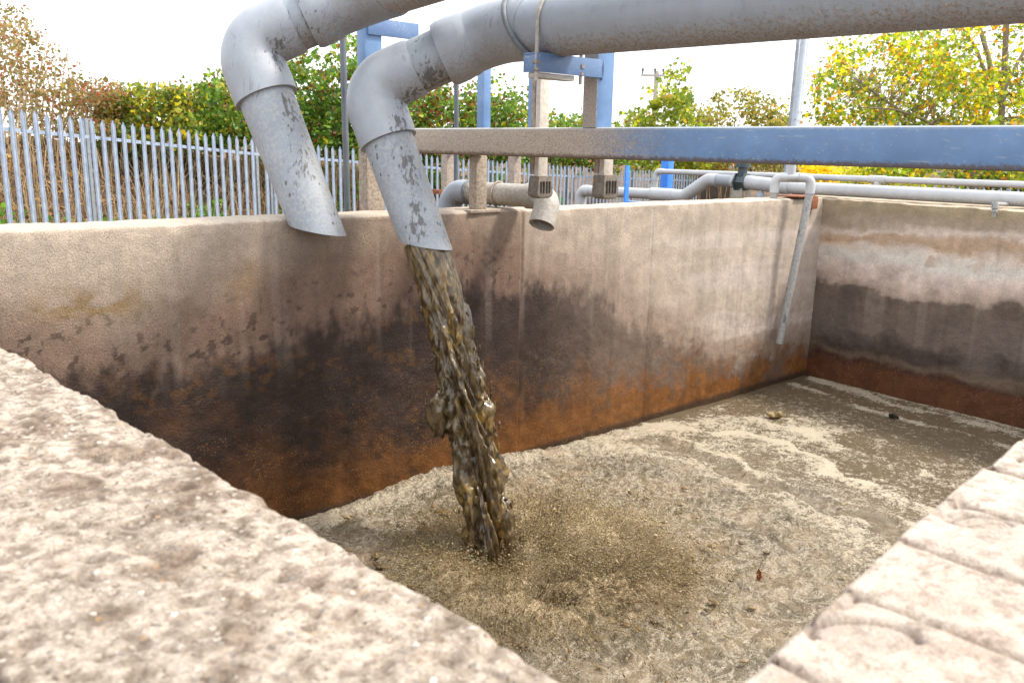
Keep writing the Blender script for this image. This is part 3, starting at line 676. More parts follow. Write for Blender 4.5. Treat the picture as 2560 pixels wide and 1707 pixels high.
def splash():
    """splash: countless stretched drops torn into ragged tongues flying outward from the jet"""
    g = np.random.default_rng(5)
    T = np.array([(1, 0, 0), (-1, 0, 0), (0, 1, 0), (0, -1, 0), (0, 0, 1), (0, 0, -1)], float)
    Fo = np.array([(0, 2, 4), (2, 1, 4), (1, 3, 4), (3, 0, 4), (2, 0, 5), (1, 2, 5), (3, 1, 5), (0, 3, 5)])
    A, Rr, H, S, E, CL, U_ = [], [], [], [], [], [], []
    for k in range(3200):
        a = g.uniform(-math.pi, math.pi); lob = .5 + .5 * math.cos(a - math.radians(-38))
        if g.uniform() > .30 + .7 * lob: continue
        big = g.uniform() < .45 * lob
        ra = g.uniform(.08, .45 + .40 * lob); rb = ra + g.uniform(.08, .30) * (.6 + .9 * lob)
        hh = g.uniform(.02, .11) + (g.uniform(.04, .22) * lob if big else 0)
        n = int(g.uniform(20, 60)); u = g.uniform(0, 1, n)
        A.append(a + g.normal(0, .03 + .10 * g.uniform(), n)); Rr.append(ra + (rb - ra) * u + g.normal(0, .02, n)); H.append(.02 + np.abs(hh * np.sin(np.pi * (.12 + .8 * u)) * g.uniform(.5, 1.1, n) + g.normal(0, .008, n)))
        S.append(.0014 * g.lognormal(0, .5, n)); E.append(g.uniform(1., 2.6, n)); CL.append(np.full(n, g.uniform(0, 1))); U_.append(u)
    az, r, h, sz, el, cl, u = map(np.concatenate, (A, Rr, H, S, E, CL, U_)); n = len(az)
    c = np.column_stack([FOOT[0] + np.cos(az) * r, FOOT[1] + np.sin(az) * r, ZL + .012 + h])
    d = np.column_stack([np.cos(az), np.sin(az), 1.0 - 1.9 * u]) + g.normal(0, .28, (n, 3)); d /= np.linalg.norm(d, axis=1)[:, None]
    e = np.cross(d, (0, 0, 1.)); e /= np.linalg.norm(e, axis=1)[:, None] + 1e-9; f = np.cross(d, e)
    V = c[:, None] + sz[:, None, None] * (T[None, :, 0, None] * d[:, None] * el[:, None, None] + T[None, :, 1, None] * e[:, None] + T[None, :, 2, None] * f[:, None])
    Fs = (Fo[None] + np.arange(n)[:, None, None] * 6).reshape(-1, 3)
    o = mesh_obj("splash", V.reshape(-1, 3), Fs, M_DROPS)
    pal = np.array([(.13, .09, .034), (.22, .155, .065), (.31, .23, .105), (.42, .33, .18), (.54, .45, .30)])
    ix = np.clip((cl * 3.2 + g.uniform(0, 1.8, n)), 0, 4.99).astype(int)
    setc(o, np.repeat(pal[ix] * g.uniform(.75, 1.2, n)[:, None], 6, 0)); tag(o, "fan of brown spray and drops thrown up where the jet lands", "splash", kind='stuff')
splash()
def spray_strands():
    """fine liquid threads drawn out of the boil in ragged tufts, arcing away from the jet"""
    g = np.random.default_rng(21); V, Fs, C = [], [], []; k = 0
    pal = np.array([(.05, .032, .013), (.12, .08, .032), (.26, .18, .08), (.42, .32, .17), (.58, .49, .34)])
    t = np.linspace(0, 1, 6)
    for _ in range(520):
        a0 = g.uniform(-math.pi, math.pi); lob = .5 + .5 * math.cos(a0 - math.radians(-36))
        if g.uniform() > .34 + .66 * lob: continue
        r0 = g.uniform(.09, .34 + .46 * lob); hh = g.uniform(.010, .04) + g.uniform(0, .085) * lob * (r0 > .2); ln = g.uniform(.035, .10) * (.7 + .9 * lob); tone = np.clip(3.6 * float(fbm(np.array([a0 * 1.6 + 2]), np.array([r0 * 4.5]), 151, 2)[0]) + g.uniform(-1.2, 1.2), 0, 3.2); hh *= 1.5 if tone < 1.2 else 1.
        for _ in range(int(g.uniform(22, 60))):
            a = a0 + g.normal(0, .05 + .03 / max(r0, .1)); r = r0 + g.normal(0, .035); l = ln * g.uniform(.4, 1.25); h = hh * g.uniform(.3, 1.25); w = g.uniform(.0008, .0026); up = g.uniform(.35, .8)
            swing = a + g.normal(0, .18) + np.zeros(6); rad = r + l * t; z = ZL + .008 + h * np.sin(np.pi * up * t) 
            P = np.column_stack([FOOT[0] + np.cos(a) * r + np.cos(swing) * l * t, FOOT[1] + np.sin(a) * r + np.sin(swing) * l * t, z])
            e = np.array([-math.sin(a), math.cos(a), 0]); wt_ = w * np.array([.7, 1, 1.1, 1, .75, .3])
            V.append(np.stack([P + e * wt_[:, None], P - e * wt_[:, None] * .6 + (0, 0, 0), P + np.array([0, 0, 1.]) * wt_[:, None]], 1).reshape(-1, 3))
            for i in range(5):
                for j in range(3): Fs.append((k + i * 3 + j, k + i * 3 + (j + 1) % 3, k + i * 3 + 3 + (j + 1) % 3, k + i * 3 + 3 + j))
            k += 18; C.append(np.repeat([pal[min(4, int(tone + g.uniform(0, 1.8)))] * g.uniform(.8, 1.2)], 18, 0))
    o = mesh_obj("spray", np.vstack(V), Fs, M_DROPS); setc(o, np.vstack(C)); tag(o, "ragged golden brown tufts of spray around the foot of the jet", "splash", kind='stuff')
spray_strands()
def churn_clots():
    """floating clots and curls of scum lying on the churned surface"""
    g = np.random.default_rng(12); V = []; Fs = []; C = []
    U, Fq = [], []
    for i in range(6):
        for j in range(10):
            t = math.pi * i / 5; a = 2 * math.pi * j / 10; U.append((math.sin(t) * math.cos(a), math.sin(t) * math.sin(a), math.cos(t)))
    for i in range(5):
        for j in range(10): Fq.append((i * 10 + j, (i + 1) * 10 + j, (i + 1) * 10 + (j + 1) % 10, i * 10 + (j + 1) % 10))
    U = np.array(U)
    for k in range(1250):
        az = g.uniform(-math.pi, math.pi); r = g.uniform(.45, 1.9) if k < 480 else (g.uniform(1.7, 2.6) if k < 600 else g.uniform(.14, .50 + .42 * (.5 + .5 * math.cos(az + .65))))
        x, y = FOOT[0] + r * math.cos(az), FOOT[1] + r * math.sin(az)
        if not (TX0 + .1 < x < TX1 and .5 < y < TY1 - .03): continue
        s = .0055 * g.lognormal(0, .45) * (1.3 if r < 1.3 else .8); th = g.uniform(0, math.pi) if k < 600 else az + g.normal(0, .3)
        sh = U * (s * g.uniform(1, 2.6), s, s * .5) * (1 + .35 * (g.uniform(0, 1, len(U))[:, None] - .5))
        R = np.array([[math.cos(th), -math.sin(th), 0], [math.sin(th), math.cos(th), 0], [0, 0, 1]])
        n = len(V) * 60; V.append(sh @ R.T + (x, y, ZL + .022 + g.uniform(0, .012))); Fs += [tuple(i + n for i in f) for f in Fq]
        C.append(np.repeat([np.array(((.24, .16, .07), (.30, .22, .11), (.34, .26, .15), (.12, .085, .045))[g.choice(4, p=[.4, .25, .1, .25])])], 60, 0))
    o = mesh_obj("scum_clots", np.vstack(V), Fs, M_DROPS); setc(o, np.vstack(C)); tag(o, "brown clots and curls of scum scattered over the churned foam", "scum", kind='stuff')
churn_clots()

# ================================================================== DISCHARGE PIPES
E2 = onX(1238, 80, 2.8); E1 = at(924, 221, 4.1); NZ = at(1064, 612, 4.1)
def fit(mb, P, R, lip=.008): mb.tube(P, R, 48, True)
def discharge(E2, E1, NZ, run_end, rr, label, taper, nozz_cut):
    root = empty("discharge_pipe", E1, label, "pipe", "grey discharge pipes over the tank")
    a = _n(E1 - E2); b = _n(NZ - E1); c = _n(run_end - E2); la = np.linalg.norm(E1 - E2)
    R0, R1, R2 = rr                                           # run, angled spacer, nozzle radii
    # long level run
    MB().tube(lerp(E2 + c * .16, run_end, 40), R0, 56).build("main_pipe", M_RUN, root)
    # 45 degree socket bend
    q0 = E2 + c * .27; q1 = E2 + a * .27
    mid = arc(q0, E2, q1, .30, 16)
    P = lerp(q0, mid[0], 6) + mid[1:-1] + lerp(mid[-1], q1, 6); n = len(P)
    R = np.full(n, R0 + .010); R[0] = R0 + .004; R[1] = R0 + .010; R[-1] = R0 + .014; R[-2] = R[-3] = R[-4] = R0 + .021; R[-5] = R[-6] = R0 + .017; R[6:-6] = R0 + .010
    MB().tube(P, R, 56).build("bend_fitting", M_FIT, root)
    # short angled spacer
    MB().tube(lerp(E2 + a * .24, E1 - a * .16, 8), R1, 56).build("angled_pipe", M_PVC, root)
    # 90 degree elbow
    q0 = E1 - a * .25; q1 = E1 + b * .27; mid = arc(q0, E1, q1, .125, 26)
    P = lerp(q0, mid[0], 6) + mid[1:-1] + lerp(mid[-1], q1, 8); n = len(P)
    R = np.interp(np.arange(n), [0, 1, 5, n // 2, n - 3, n - 1], [R1 + .005, R1 + .010, R1 + .012, R1 + .016, R2 + .019, R2 + .018])
    MB().tube(P, R, 56).build("elbow", M_FIT, root)
    # nozzle pipe with an oblique open end
    mb = MB(); L = np.linalg.norm(NZ - E1)
    hollow(mb, lerp(E1 + b * .2, NZ - b * .10, 20) + [NZ], np.append(np.linspace(R2, R2 * (taper + .01), 20), R2 * taper), .008, 56, (NZ, nozz_cut)); mb.build("nozzle", M_NOZ, root)
    return root
run_end = E2 + np.array([0, -4.3, -.045])
p2 = discharge(E2, E1, NZ, run_end, (.131, .126, .121), "near grey discharge pipe whose nozzle is pouring brown slurry", .945, np.array([.10, -.095, 1.]))
E1b = at(614, 111, 4.0); NZb = at(794, 575, 4.02); E2b = at(900, -12, 4.0)
discharge(E2b, E1b, NZb, E2b + np.array([.05, -4.0, .30]), (.128, .128, .129), "left grey discharge pipe with dry nozzle ending over the back wall", .90, np.array([.12, -.115, 1.]))

# hoop and U-bolt round the near run
def hoop(root, name, centre, axis, R, r, m, a0=0, a1=360, legs=0, tilt=0.):
    ax = _n(np.asarray(axis)); u = _n(np.cross(ax, (0, 0, 1.))); v = np.cross(u, ax)
    if v[2] < 0: v = -v
    ts = np.radians(np.linspace(a0, a1, 60)); P = [centre + R * (math.cos(t) * u + math.sin(t) * v) + ax * tilt * math.sin(t) for t in ts]
    if legs: P = [P[0] - np.array([0, 0, legs])] + P + [P[-1] - np.array([0, 0, legs])]
    return MB().tube(P, r, 12).build(name, m, root)
run_c = lambda y: E2 + (run_end - E2) * ((E2[1] - y) / 4.3)
yb = 2.745
ub = empty("pipe_clamp", run_c(yb) - np.array([0, 0, .2]), "pale bent rod clamp bolting the near pipe to the blue bracket", "pipe clamp")
hoop(ub, "rod", run_c(yb), (0, 1, 0), .138, .0085, M_UB, 0, 180, .24)
for sx in (-.138, .138):
    c = run_c(yb) + np.array([sx, 0, -.17]); MB().tube([c, c + (0, 0, .014)], .017, 6).tube([c + (0, 0, -.03), c + (0, 0, -.018)], .015, 6).build("nut", M_BOLT, ub)
hp = empty("pipe_hoop", run_c(2.93), "dark grey round hoop strapped around the near pipe beside its bend", "pipe clamp")
hoop(hp, "strap", run_c(2.93), (0, 1, 0), .146, .0125, M_RING, 0, 360, 0, .085)

# ================================================================== BLUE FRAME
BX0, BX1, BZ0, BZ1 = 3.05, 3.16, -.043, .100
fr = empty("pipe_gantry", (3.1, 3.72, ZW), "blue box beam frame carrying the near pipe, its far end caked in mud", "frame")
MB().box(BX0, BX1, -.9, 4.32, BZ0, BZ1, .016).build("beam", M_BEAM, fr)
cpx = onY(1197, 480, 3.69)[0]
MB().box(cpx - .04, cpx + .04, 3.665, 3.73, ZW + .014, BZ0 - .002, .006).build("leg", M_MUD, fr)
MB().box(cpx - .11, cpx + .115, 3.625, 3.77, ZW - .004, ZW + .014, .004).build("foot_plate", M_MUD, fr)
m_up = m_blue("upright_blue", None, side=(3.05, 3.062))
up = MB().box(BX0 + .002, BX0 + .118, 2.745, 2.835, BZ1 - .004, .98, .009).build("upright", m_up, fr)
MB().box(2.655, BX0 + .03, 2.735, 2.744, .318, .398, .002).box(2.655, BX0, 2.7445, 2.82, .390, .398, .002).box(2.655, 2.664, 2.7445, 2.82, .318, .3895, .002).build("bracket", M_BLU2, fr)
MB().box(2.665, 2.90, 2.746, 2.80, .294, .3175, .003).build("lower_flange", M_WOOD, fr)  # weathered lower flange of the bracket, coloured with the grey wood
MB().tube([(BX0 + .026, 2.74, .31), (BX0 + .030, 2.738, .36), (BX0 + .026, 2.74, .40)], [.006, .009, .006], 8).build("weld", M_BLU2, fr)
# second mast behind, at the far end of the beam
mast = empty("support_mast", (2.62, 3.95, ZW), "tall blue mast with mud caked foot standing between the two nozzles", "post")
mx = onY(940, 500, 4.0)[0]
MB().box(mx - .055, mx + .055, 4.0, 4.08, -.02, 1.3, .008).build("upper_post", M_BLUE, mast)
MB().box(mx - .057, mx + .057, 3.998, 4.082, -1.6, -.018, .008).build("muddy_foot", M_MUD, mast)
az_ = at(980, 74, 4.35)[2]
MB().box(mx - .04, mx + .285, 3.985, 3.998, az_ - .01, az_ + .075, .002).build("cross_arm", M_BLU2, mast)

# hanging tubes with slotted boots
def hanging(px, ztop, xpl, label):
    q = onX(px, 430, xpl); zb = onX(px, 470, xpl)[2]
    t = empty("hanging_tube", (q[0], q[1], zb), label, "tube", "pale tubes with slotted boots behind the beam")
    x, y = q[0], q[1]
    MB().box(x - .034, x + .034, y - .016, y + .016, zb + .05, ztop, .004).build("tube", M_PALE, t)
    MB().box(x - .034, x - .004, y + .020, y + .050, zb + .07, ztop, .003).build("back_strip", M_MUD2, t)
    lv = [(.062, .044, .034), (.055, .048, .036), (0.0, .053, .038), (-.03, .056, .038), (-.044, .048, .036), (-.053, .030, .030)]
    V = []; mb = MB()
    for dz, hx, hy in lv:
        for (sx, sy) in ((-1, -1), (1, -1), (1, 1), (-1, 1)): V.append(np.array([x + hx * sx, y + hy * sy, zb + dz]))
    Fs = [(4 * i + j, 4 * i + (j + 1) % 4, 4 * i + 4 + (j + 1) % 4, 4 * i + 4 + j) for i in range(len(lv) - 1) for j in range(4)]
    Fs = [tuple(reversed(f)) for f in Fs] + [(0, 1, 2, 3), tuple(reversed([20, 21, 22, 23]))]
    mb.add(V, Fs); bt = mb.build("boot", M_BOOT, t, 30)
    sl = MB()
    for k in (-.032, -.012, .010, .030):
        sl.box(x + k - .0045, x + k + .0045, y - .0415, y - .034, zb - .025, zb + .035)  # raised black strips paint in the shade inside the boot openings
    adopt(sl.build("slot_shade", M_SLOT, None), bt)
hanging(1352, onX(1352, 175, 3.24)[2], 3.24, "pale tube with slotted muddy boot hanging behind the beam above the elbow spout")
hanging(1515, BZ1 + .02, 3.24, "pale tube with slotted muddy boot hanging under the blue upright")

# ================================================================== SPOUT ON THE BACK WALL
sp = empty("elbow_spout", (3.2, 3.7, ZW), "mud coated short pipe lying on the back wall with an elbow spout over the tank", "pipe")
def spout():
    A = at(1128, 478, 5.2); C = at(1374, 488, 4.76); Bm = at(1354, 563, 4.72)
    A[2] = C[2] = -.262; 
    C = onz(1374, 488, -.262) if False else C
    d = _n(C - A); R = .064
    MB().tube(lerp(A + d * .06, C - d * .12, 14), R, 40).build("pipe", M_ELB, sp)
    mb = MB(); e = _n(Bm - C); q0 = C - d * .15; mid = arc(q0, C, C + e * .3, .085, 14)
    P = lerp(q0, mid[0], 5) + mid[1:-1] + lerp(mid[-1], Bm, 5)
    hollow(mb, P, np.full(len(P), R + .008), .009, 40); mb.build("elbow", M_ELB, sp)
    # far elbow turning down behind the wall
    q1 = A + d * .14; dn = A + np.array([-.02, .05, -.6]); mid = arc(q1, A, dn, .10, 12)
    P = lerp(q1, mid[0], 4) + mid[1:-1] + lerp(mid[-1], dn, 5)
    MB().tube(P, R + .008, 36).build("far_elbow", M_PVC, sp)
    c = A + d * .15; hoop(sp, "rubber_ring", c, d, R + .004, .006, M_RING)
    c = A + (C - A) * .50; hoop(sp, "clamp_rod", c, d, R + .006, .006, M_MUD2, -80, 190)
spout()

# ================================================================== POLES AND SECOND FRAME BEHIND THE WALL
def pole(px0, py0, px1, py1, Yv, r, label, m=M_POLE, zbot=-1.6, name="pole"):
    p = onY(px1, py1, Yv); q = onY(px0, py0, Yv); d = (q - p) / (q[2] - p[2])
    b = p + d * (zbot - p[2]); t = q + d * .25
    o = MB().tube(lerp(b, t, 8), r, 20).build(name, m); tag(o, label, "pole", "round poles behind the back wall"); return o
pole(857, 100, 869, 535, 4.6, .019, "dark round pole behind the back wall between the two nozzles")
pole(1141, 205, 1140, 525, 4.4, .0155, "dark round pole behind the wall just left of the muddy beam leg")
bf = empty("pipe_gantry", (5.5, 6.2, -1.9), "rear blue frame of posts standing on a beam beyond the back wall", "frame")
MB().box(5.5, 5.6, 5.3, 7.45, -.03, .095, .008).build("beam", M_BLUE, bf)
for px, w0, w1, b in ((1200, .0, .085, .02), (1328, .0, .13, .0)):
    q = onX(px, 316, 5.5); MB().box(5.5, 5.5 + .09, q[1] - .05, q[1] + .05, .095, 1.2, .006).build("upright", M_BLUE, bf)
for px in (1112, 1279):
    q = onX(px, 430, 5.52); MB().box(5.51, 5.6, q[1] - .045, q[1] + .045, -2.2, -.03, .006).build("leg", M_MUD2, bf)
q = onX(1108, 480, 5.5); MB().box(5.42, 5.5, q[1] - .03, q[1] + .2, q[2] - .02, q[2] + .02, .003).build("stub_arm", M_RUST, bf)

# ================================================================== RIGHT-HAND PIPEWORK
def zs_(y): return -.287
MP = 6.9
mp = empty("supply_pipe", (MP, 2.5, ZW), "thick pale grey pipe lying along the end wall with a raised dogleg and valve", "pipe")
R = .0525
def seg(P, rad, name, m=M_WHT, root=None, sgm=32): return MB().tube(P, rad, sgm).build(name, m, root or mp)
seg(lerp((MP, -1.2, -.297), (MP, 3.95, -.287), 24), R, "main_pipe")
yv = 4.408
seg(lerp((MP, 3.93, -.287), (MP, yv - .05, -.262), 6), R + .010, "socket")
seg(lerp((MP, yv + .05, -.262), (MP, yv + .10, -.258), 4), R + .006, "socket")
seg(lerp((MP, yv + .10, -.258), (MP, yv + .26, -.255), 4), R + .001, "coupling_band", m_pvc("band_pvc", (.26, .29, .33), .1, 0))
hi = np.array([MP, yv + .26, -.255]); k1 = np.array([MP, yv + .36, -.255]); k2 = np.array([MP, yv + .62, -.42]); lo_ = np.array([MP, yv + .75, -.42])
P = [hi] + arc(hi, k1, k2, .12, 9) + [(k1 + k2) / 2]; seg(P, R + .008, "dogleg_bend")
P = [(k1 + k2) / 2] + arc(k1, k2, lo_, .12, 9) + [lo_]; seg(P, R + .008, "dogleg_bend")
l2 = np.array([MP, yv + 1.02, -.42]); seg(lerp(lo_, l2, 5), R + .011, "socket")
ye = onX(1452, 470, MP)[1]
le = np.array([MP, ye, -.43]); seg(lerp(l2, le - (0, .1, 0), 8), R, "far_pipe")
P = [le - np.array([0, .14, 0])] + arc(le - np.array([0, .3, 0]), le, le - np.array([0, 0, .4]), .08, 10) + [le - np.array([0, 0, .15])]
seg(P, R + .008, "end_elbow"); seg(lerp(le - np.array([0, 0, .12]), le - np.array([0, 0, 1.6]), 5), R, "drop_leg")
for px in (1672, 1905):
    q = onX(px, 500, MP)
    zt = -.30 if px > 1800 else -.43
    MB().tube([(MP - .02, q[1], zt - .02), (MP - .03, q[1], zt - .07), (MP - .03, q[1], -1.9)], [.004, .045, .05], 24).build("cone_stub", M_PVC, mp)
valve = MB(); vc = np.array([MP, yv, -.262])
valve.tube([vc - (0, .055, 0), vc - (0, .04, 0), vc - (0, .038, 0), vc + (0, .038, 0), vc + (0, .04, 0), vc + (0, .055, 0)], [.082, .088, .066, .066, .088, .082], 6)
valve.tube([vc + (0, 0, .03), vc + (0, 0, .14)], .042, 20).tube([vc + (0, 0, .13), vc + (0, 0, .165)], .066, 24).tube([vc + (0, 0, .165), vc + (0, 0, .215)], .022, 12).obox(vc + (0, 0, .19), (.022, 0, 0), (0, .07, 0), (0, 0, .018))
vo = valve.build("gate_valve", M_VALVE, mp, 30)
# thin pipe running parallel behind
tp = empty("thin_pipe", (7.4, 3, -.21), "thin pale pipe running level behind the thick supply pipe", "pipe")
TXp = 7.4; yl = onX(1640, 430, TXp)[1]; r2 = .027
c0 = np.array([TXp, -1.0, -.19]); c1 = np.array([TXp, yl, -.212]); dv = _n(c1 - c0)
seg(lerp(c0, c1 - dv * .06, 20), r2, "main_pipe", M_WHT, tp, 24)
P = [c1 - dv * .1] + arc(c1 - dv * .3, c1, c1 - np.array([0, 0, .3]), .05, 8) + [c1 - np.array([0, 0, .09])]
seg(P, r2 + .005, "elbow", M_WHT, tp, 24); seg(lerp(c1 - np.array([0, 0, .07]), c1 - np.array([0, 0, 1.8]), 4), r2, "drop_leg", M_WHT, tp, 24)
q = onX(2195, 445, TXp); zc = -.19 + (q[1] + 1) / (yl + 1) * -.022
seg([(TXp, q[1] - .07, zc), (TXp, q[1] + .07, zc)], r2 + .007, "tee", M_WHT, tp, 24); seg([(TXp, q[1], zc), (TXp, q[1], zc - .12)], r2 + .004, "tee_branch", M_WHT, tp, 24); seg([(TXp, q[1], zc - .1), (TXp, q[1], -1.9)], r2, "drop_leg", M_WHT, tp, 24)
# spigot on the supply pipe
sg = onX(2486, 520, 6.70)
sgo = empty("spigot", (sg[0], sg[1], -.36), "small grey drain spigot hanging under the supply pipe at right", "tap")
zt_, zb_ = onX(2488, 512, 6.62)[2], onX(2484, 545, 6.62)[2]; yy = onX(2486, 528, 6.62)[1]
MB().tube([(6.87, yy, -.33), (6.66, yy, zt_ + .004), (6.62, yy, zt_)], .014, 16).build("stub", M_DROP, sgo)
mb = MB(); hh = zt_ - zb_; hollow(mb, [np.array((6.62, yy, zt_ + .02 - hh * t)) for t in (0, .15, .5, .55, .6, .75, .78, 1.15)], np.array([.018, .024, .024, .018, .021, .021, .013, .012]), .004, 18); mb.build("nose", M_DROP, sgo)

# overflow loop, vent and drop pipe in the corner
lp = empty("vent_loop", (6.4, 3.6, ZW), "white pipe loop at the tank corner with tall vent and drop pipe down the wall", "pipe")
JA = onY(1938, 447, 3.66); JT = onY(1975, 447, 3.58); JB = onY(2028, 448, 3.44); r3 = .030
JA[2] = JT[2] = JB[2] = -.185
gd = _n(JB - JA)
seg(lerp((JA[0], JA[1], -.6), (JA[0], JA[1], -.27), 4), r3, "riser", M_DROP, lp, 24)
b0 = JA - np.array([0, 0, .12]); P = [b0] + arc(b0 - (0, 0, .2), JA, JA + gd * .3, .05, 9) + [JA + gd * .09]; seg(P, r3 + .006, "elbow", M_WHT, lp, 24)
seg(lerp(JA + gd * .08, JB - gd * .08, 6), r3 - .003, "bridge", M_WHT, lp, 24)
seg([JT - gd * .07, JT + gd * .07], r3 + .008, "tee", M_WHT, lp, 24)
P = [JB - gd * .09] + arc(JB - gd * .3, JB, JB - np.array([0, 0, .4]), .05, 9) + [JB - np.array([0, 0, .12])]; seg(P, r3 + .006, "elbow", M_WHT, lp, 24)
bot = onY(1948, 858, 3.49); seg(lerp(JB - np.array([0, 0, .1]), bot, 12), r3, "drop_pipe", M_DROP, lp, 28)
vt = onY(2016, 60, 3.9); seg([JT + (0, 0, .02), JT + (0, 0, .10)], r3 + .008, "vent_socket", M_WHT, lp, 24)
seg(lerp(JT + (0, 0, .08), vt, 10), r3 + .004, "vent_pipe", M_PVC, lp, 24)
vp = onY(1996, 100, 4.4); pl2 = MB().tube(lerp((vp[0] - .05, vp[1], -1.6), vp + (0, 0, .3), 5), .017, 16).build("pole", M_POST)
tag(pl2, "slim grey pole standing right behind the white vent pipe", "pole", "round poles behind the back wall")
c = onY(2034, 507, 3.535)
rp = empty("rust_plate", (c[0], 3.53, ZW), "rust red steel angle plate bolted over the corner of the back wall", "plate")
MB().box(c[0] - .05, c[0] + .045, 3.520, 3.532, c[2] - .05, ZW + .010, .002).build("face", M_RUST, rp)
xl = onY(1950, 490, 3.7)[0]; MB().box(xl, c[0] + .045, 3.533, 3.74, ZW + .008, ZW + .018, .002).build("top_sheet", M_RUST, rp)
hs = empty("hose_coupling", (6.75, 3.95, ZW), "blue hose coupling lying on debris behind the corner loop", "coupling")
c = onY(1998, 480, 3.95); MB().tube([c - np.array([.05, .02, 0]), c + np.array([.09, .03, .0])], .03, 18).build("body", M_BRIGHT, hs); MB().tube([c - np.array([.12, .04, 0]), c - np.array([.05, .02, 0])], .038, 18).build("collar", M_VALVE, hs)
MB().tube([c + np.array([.09, .03, 0]), c + np.array([.4, .2, -.3])], .024, 12).build("hose", M_VALVE, hs)

# blue stands
s1 = empty("blue_strip_post", (5.1, 4.05, -1.6), "narrow bright blue flat post standing behind the back wall", "post")
q = onY(1568, 470, 4.1); MB().box(q[0] - .022, q[0] + .022, 4.1, 4.112, -1.7, -.11, .002).build("flat_bar", M_BRIGHT, s1)
s2 = empty("blue_stand", (7.6, 5.9, -1.9), "wide bright blue pipe stand with a cross rail behind the pipes", "stand")
q = onX(1660, 440, 7.7); MB().box(7.7, 7.80, q[1] - .05, q[1] + .05, -2.2, .06, .004).build("post", M_BRIGHT, s2)
q2 = onX(1575, 509, 7.7); MB().box(7.70, 7.76, q[1] + .05, q2[1] + .1, q2[2] - .03, q2[2] + .03, .003).build("cross_rail", M_BLUE, s2)

# ================================================================== JET
def jet():
    g = np.random.default_rng(3); b = _n(NZ - E1)
    P0 = NZ - b * .02; P2 = np.array(FOOT) + (0, 0, -.05); P1 = P0 + b * .55
    n, sg = 230, 110
    t = np.linspace(0, 1, n); C = ((1 - t) ** 2)[:, None] * P0 + (2 * t * (1 - t))[:, None] * P1 + (t ** 2)[:, None] * P2
    Pc, T, U, Vv = frames(C); a = np.linspace(0, 2 * np.pi, sg, endpoint=False)
    s = np.concatenate([[0], np.cumsum(np.linalg.norm(np.diff(C, axis=0), axis=1))])
    A, S = np.meshgrid(a, s); ca, sa = np.cos(A), np.sin(A)
    amp = sstep(.02, .75, S)
    def n3(f, fs, seed, o=4): return fbm(ca * f + S * fs + 7, sa * f - S * fs * .4 + S * fs, seed, o, .6)
    base = np.interp(s, [0, .06, .14, .4, .8, 1.5], [.102, .103, .101, .094, .092, .096])[:, None]
    k = n3(2.0, 3.0, 5, 2) - .5; k2 = n3(4.2, 5.0, 9, 2) - .5; k3 = n3(9, 8, 15, 2) - .5
    wav = np.sin(S * 26 + 5 * (k * 3) + A * 1.0) * .5; Rr = base + amp * (k * .055 + k2 * .060 + wav * .022) + (.12 + .25 * sstep(0, .15, S) + amp) * k3 * .046 + amp * (n3(15, 12, 25, 3) - .5) * .034
    hole = sstep(.58, .72, n3(3.0, 5.5, 21, 2)) * sstep(.4, .75, S); Rr -= hole * .05
    bul = np.exp(-((S - .62) / .09) ** 2) * np.exp(-((np.angle(np.exp(1j * (A - 2.6)))) / .5) ** 2); 
    V = Pc[:, None] + Rr[:, :, None] * (ca[:, :, None] * U[:, None] + sa[:, :, None] * Vv[:, None]); V = V.reshape(-1, 3)
    Fs = []
    for i in range(n - 1):
        for j in range(sg):
            q = (j + 1) % sg; Fs.append((i * sg + j, i * sg + q, (i + 1) * sg + q, (i + 1) * sg + j))
    # a slug of liquid torn off on the left plus flying drops
    V = list(V); U0 = []
    blob = at(1098, 1045, 4.0)
    def lump(c, sx, sz, rough, sd):
        k = len(V); nu, nv = 18, 22
        for i in range(nu):
            th = math.pi * i / (nu - 1)
            for j in range(nv):
                ph = 2 * math.pi * j / nv; d = np.array([math.sin(th) * math.cos(ph), math.sin(th) * math.sin(ph), math.cos(th)])
                rr = 1 + rough * (float(fbm(np.array([d[0] * 2 + sd]), np.array([d[2] * 2 + d[1] * 2]), sd, 3)[0]) - .5)
                V.append(c + d * rr * (sx, sx * .8, sz))
        for i in range(nu - 1):
            for j in range(nv): Fs.append((k + i * nv + j, k + (i + 1) * nv + j, k + (i + 1) * nv + (j + 1) % nv, k + i * nv + (j + 1) % nv))
    lump(blob, .054, .115, 1.2, 4); lump(blob + (.01, 0, .10), .02, .05, 1.3, 8)
    for q in range(150):
        tt = g.uniform(.25, .97); i = int(tt * (n - 1)); ang = g.uniform(0, 6.28); rad = g.uniform(.085, .135)
        lump(Pc[i] + rad * (math.cos(ang) * U[i] + math.sin(ang) * Vv[i]), g.uniform(.003, .010), g.uniform(.008, .032), 1.2, q)
    o = mesh_obj("slurry_jet", np.array(V), Fs, M_JET); tag(o, "brown slurry jet pouring from the near nozzle into the tank", "water jet")
jet()
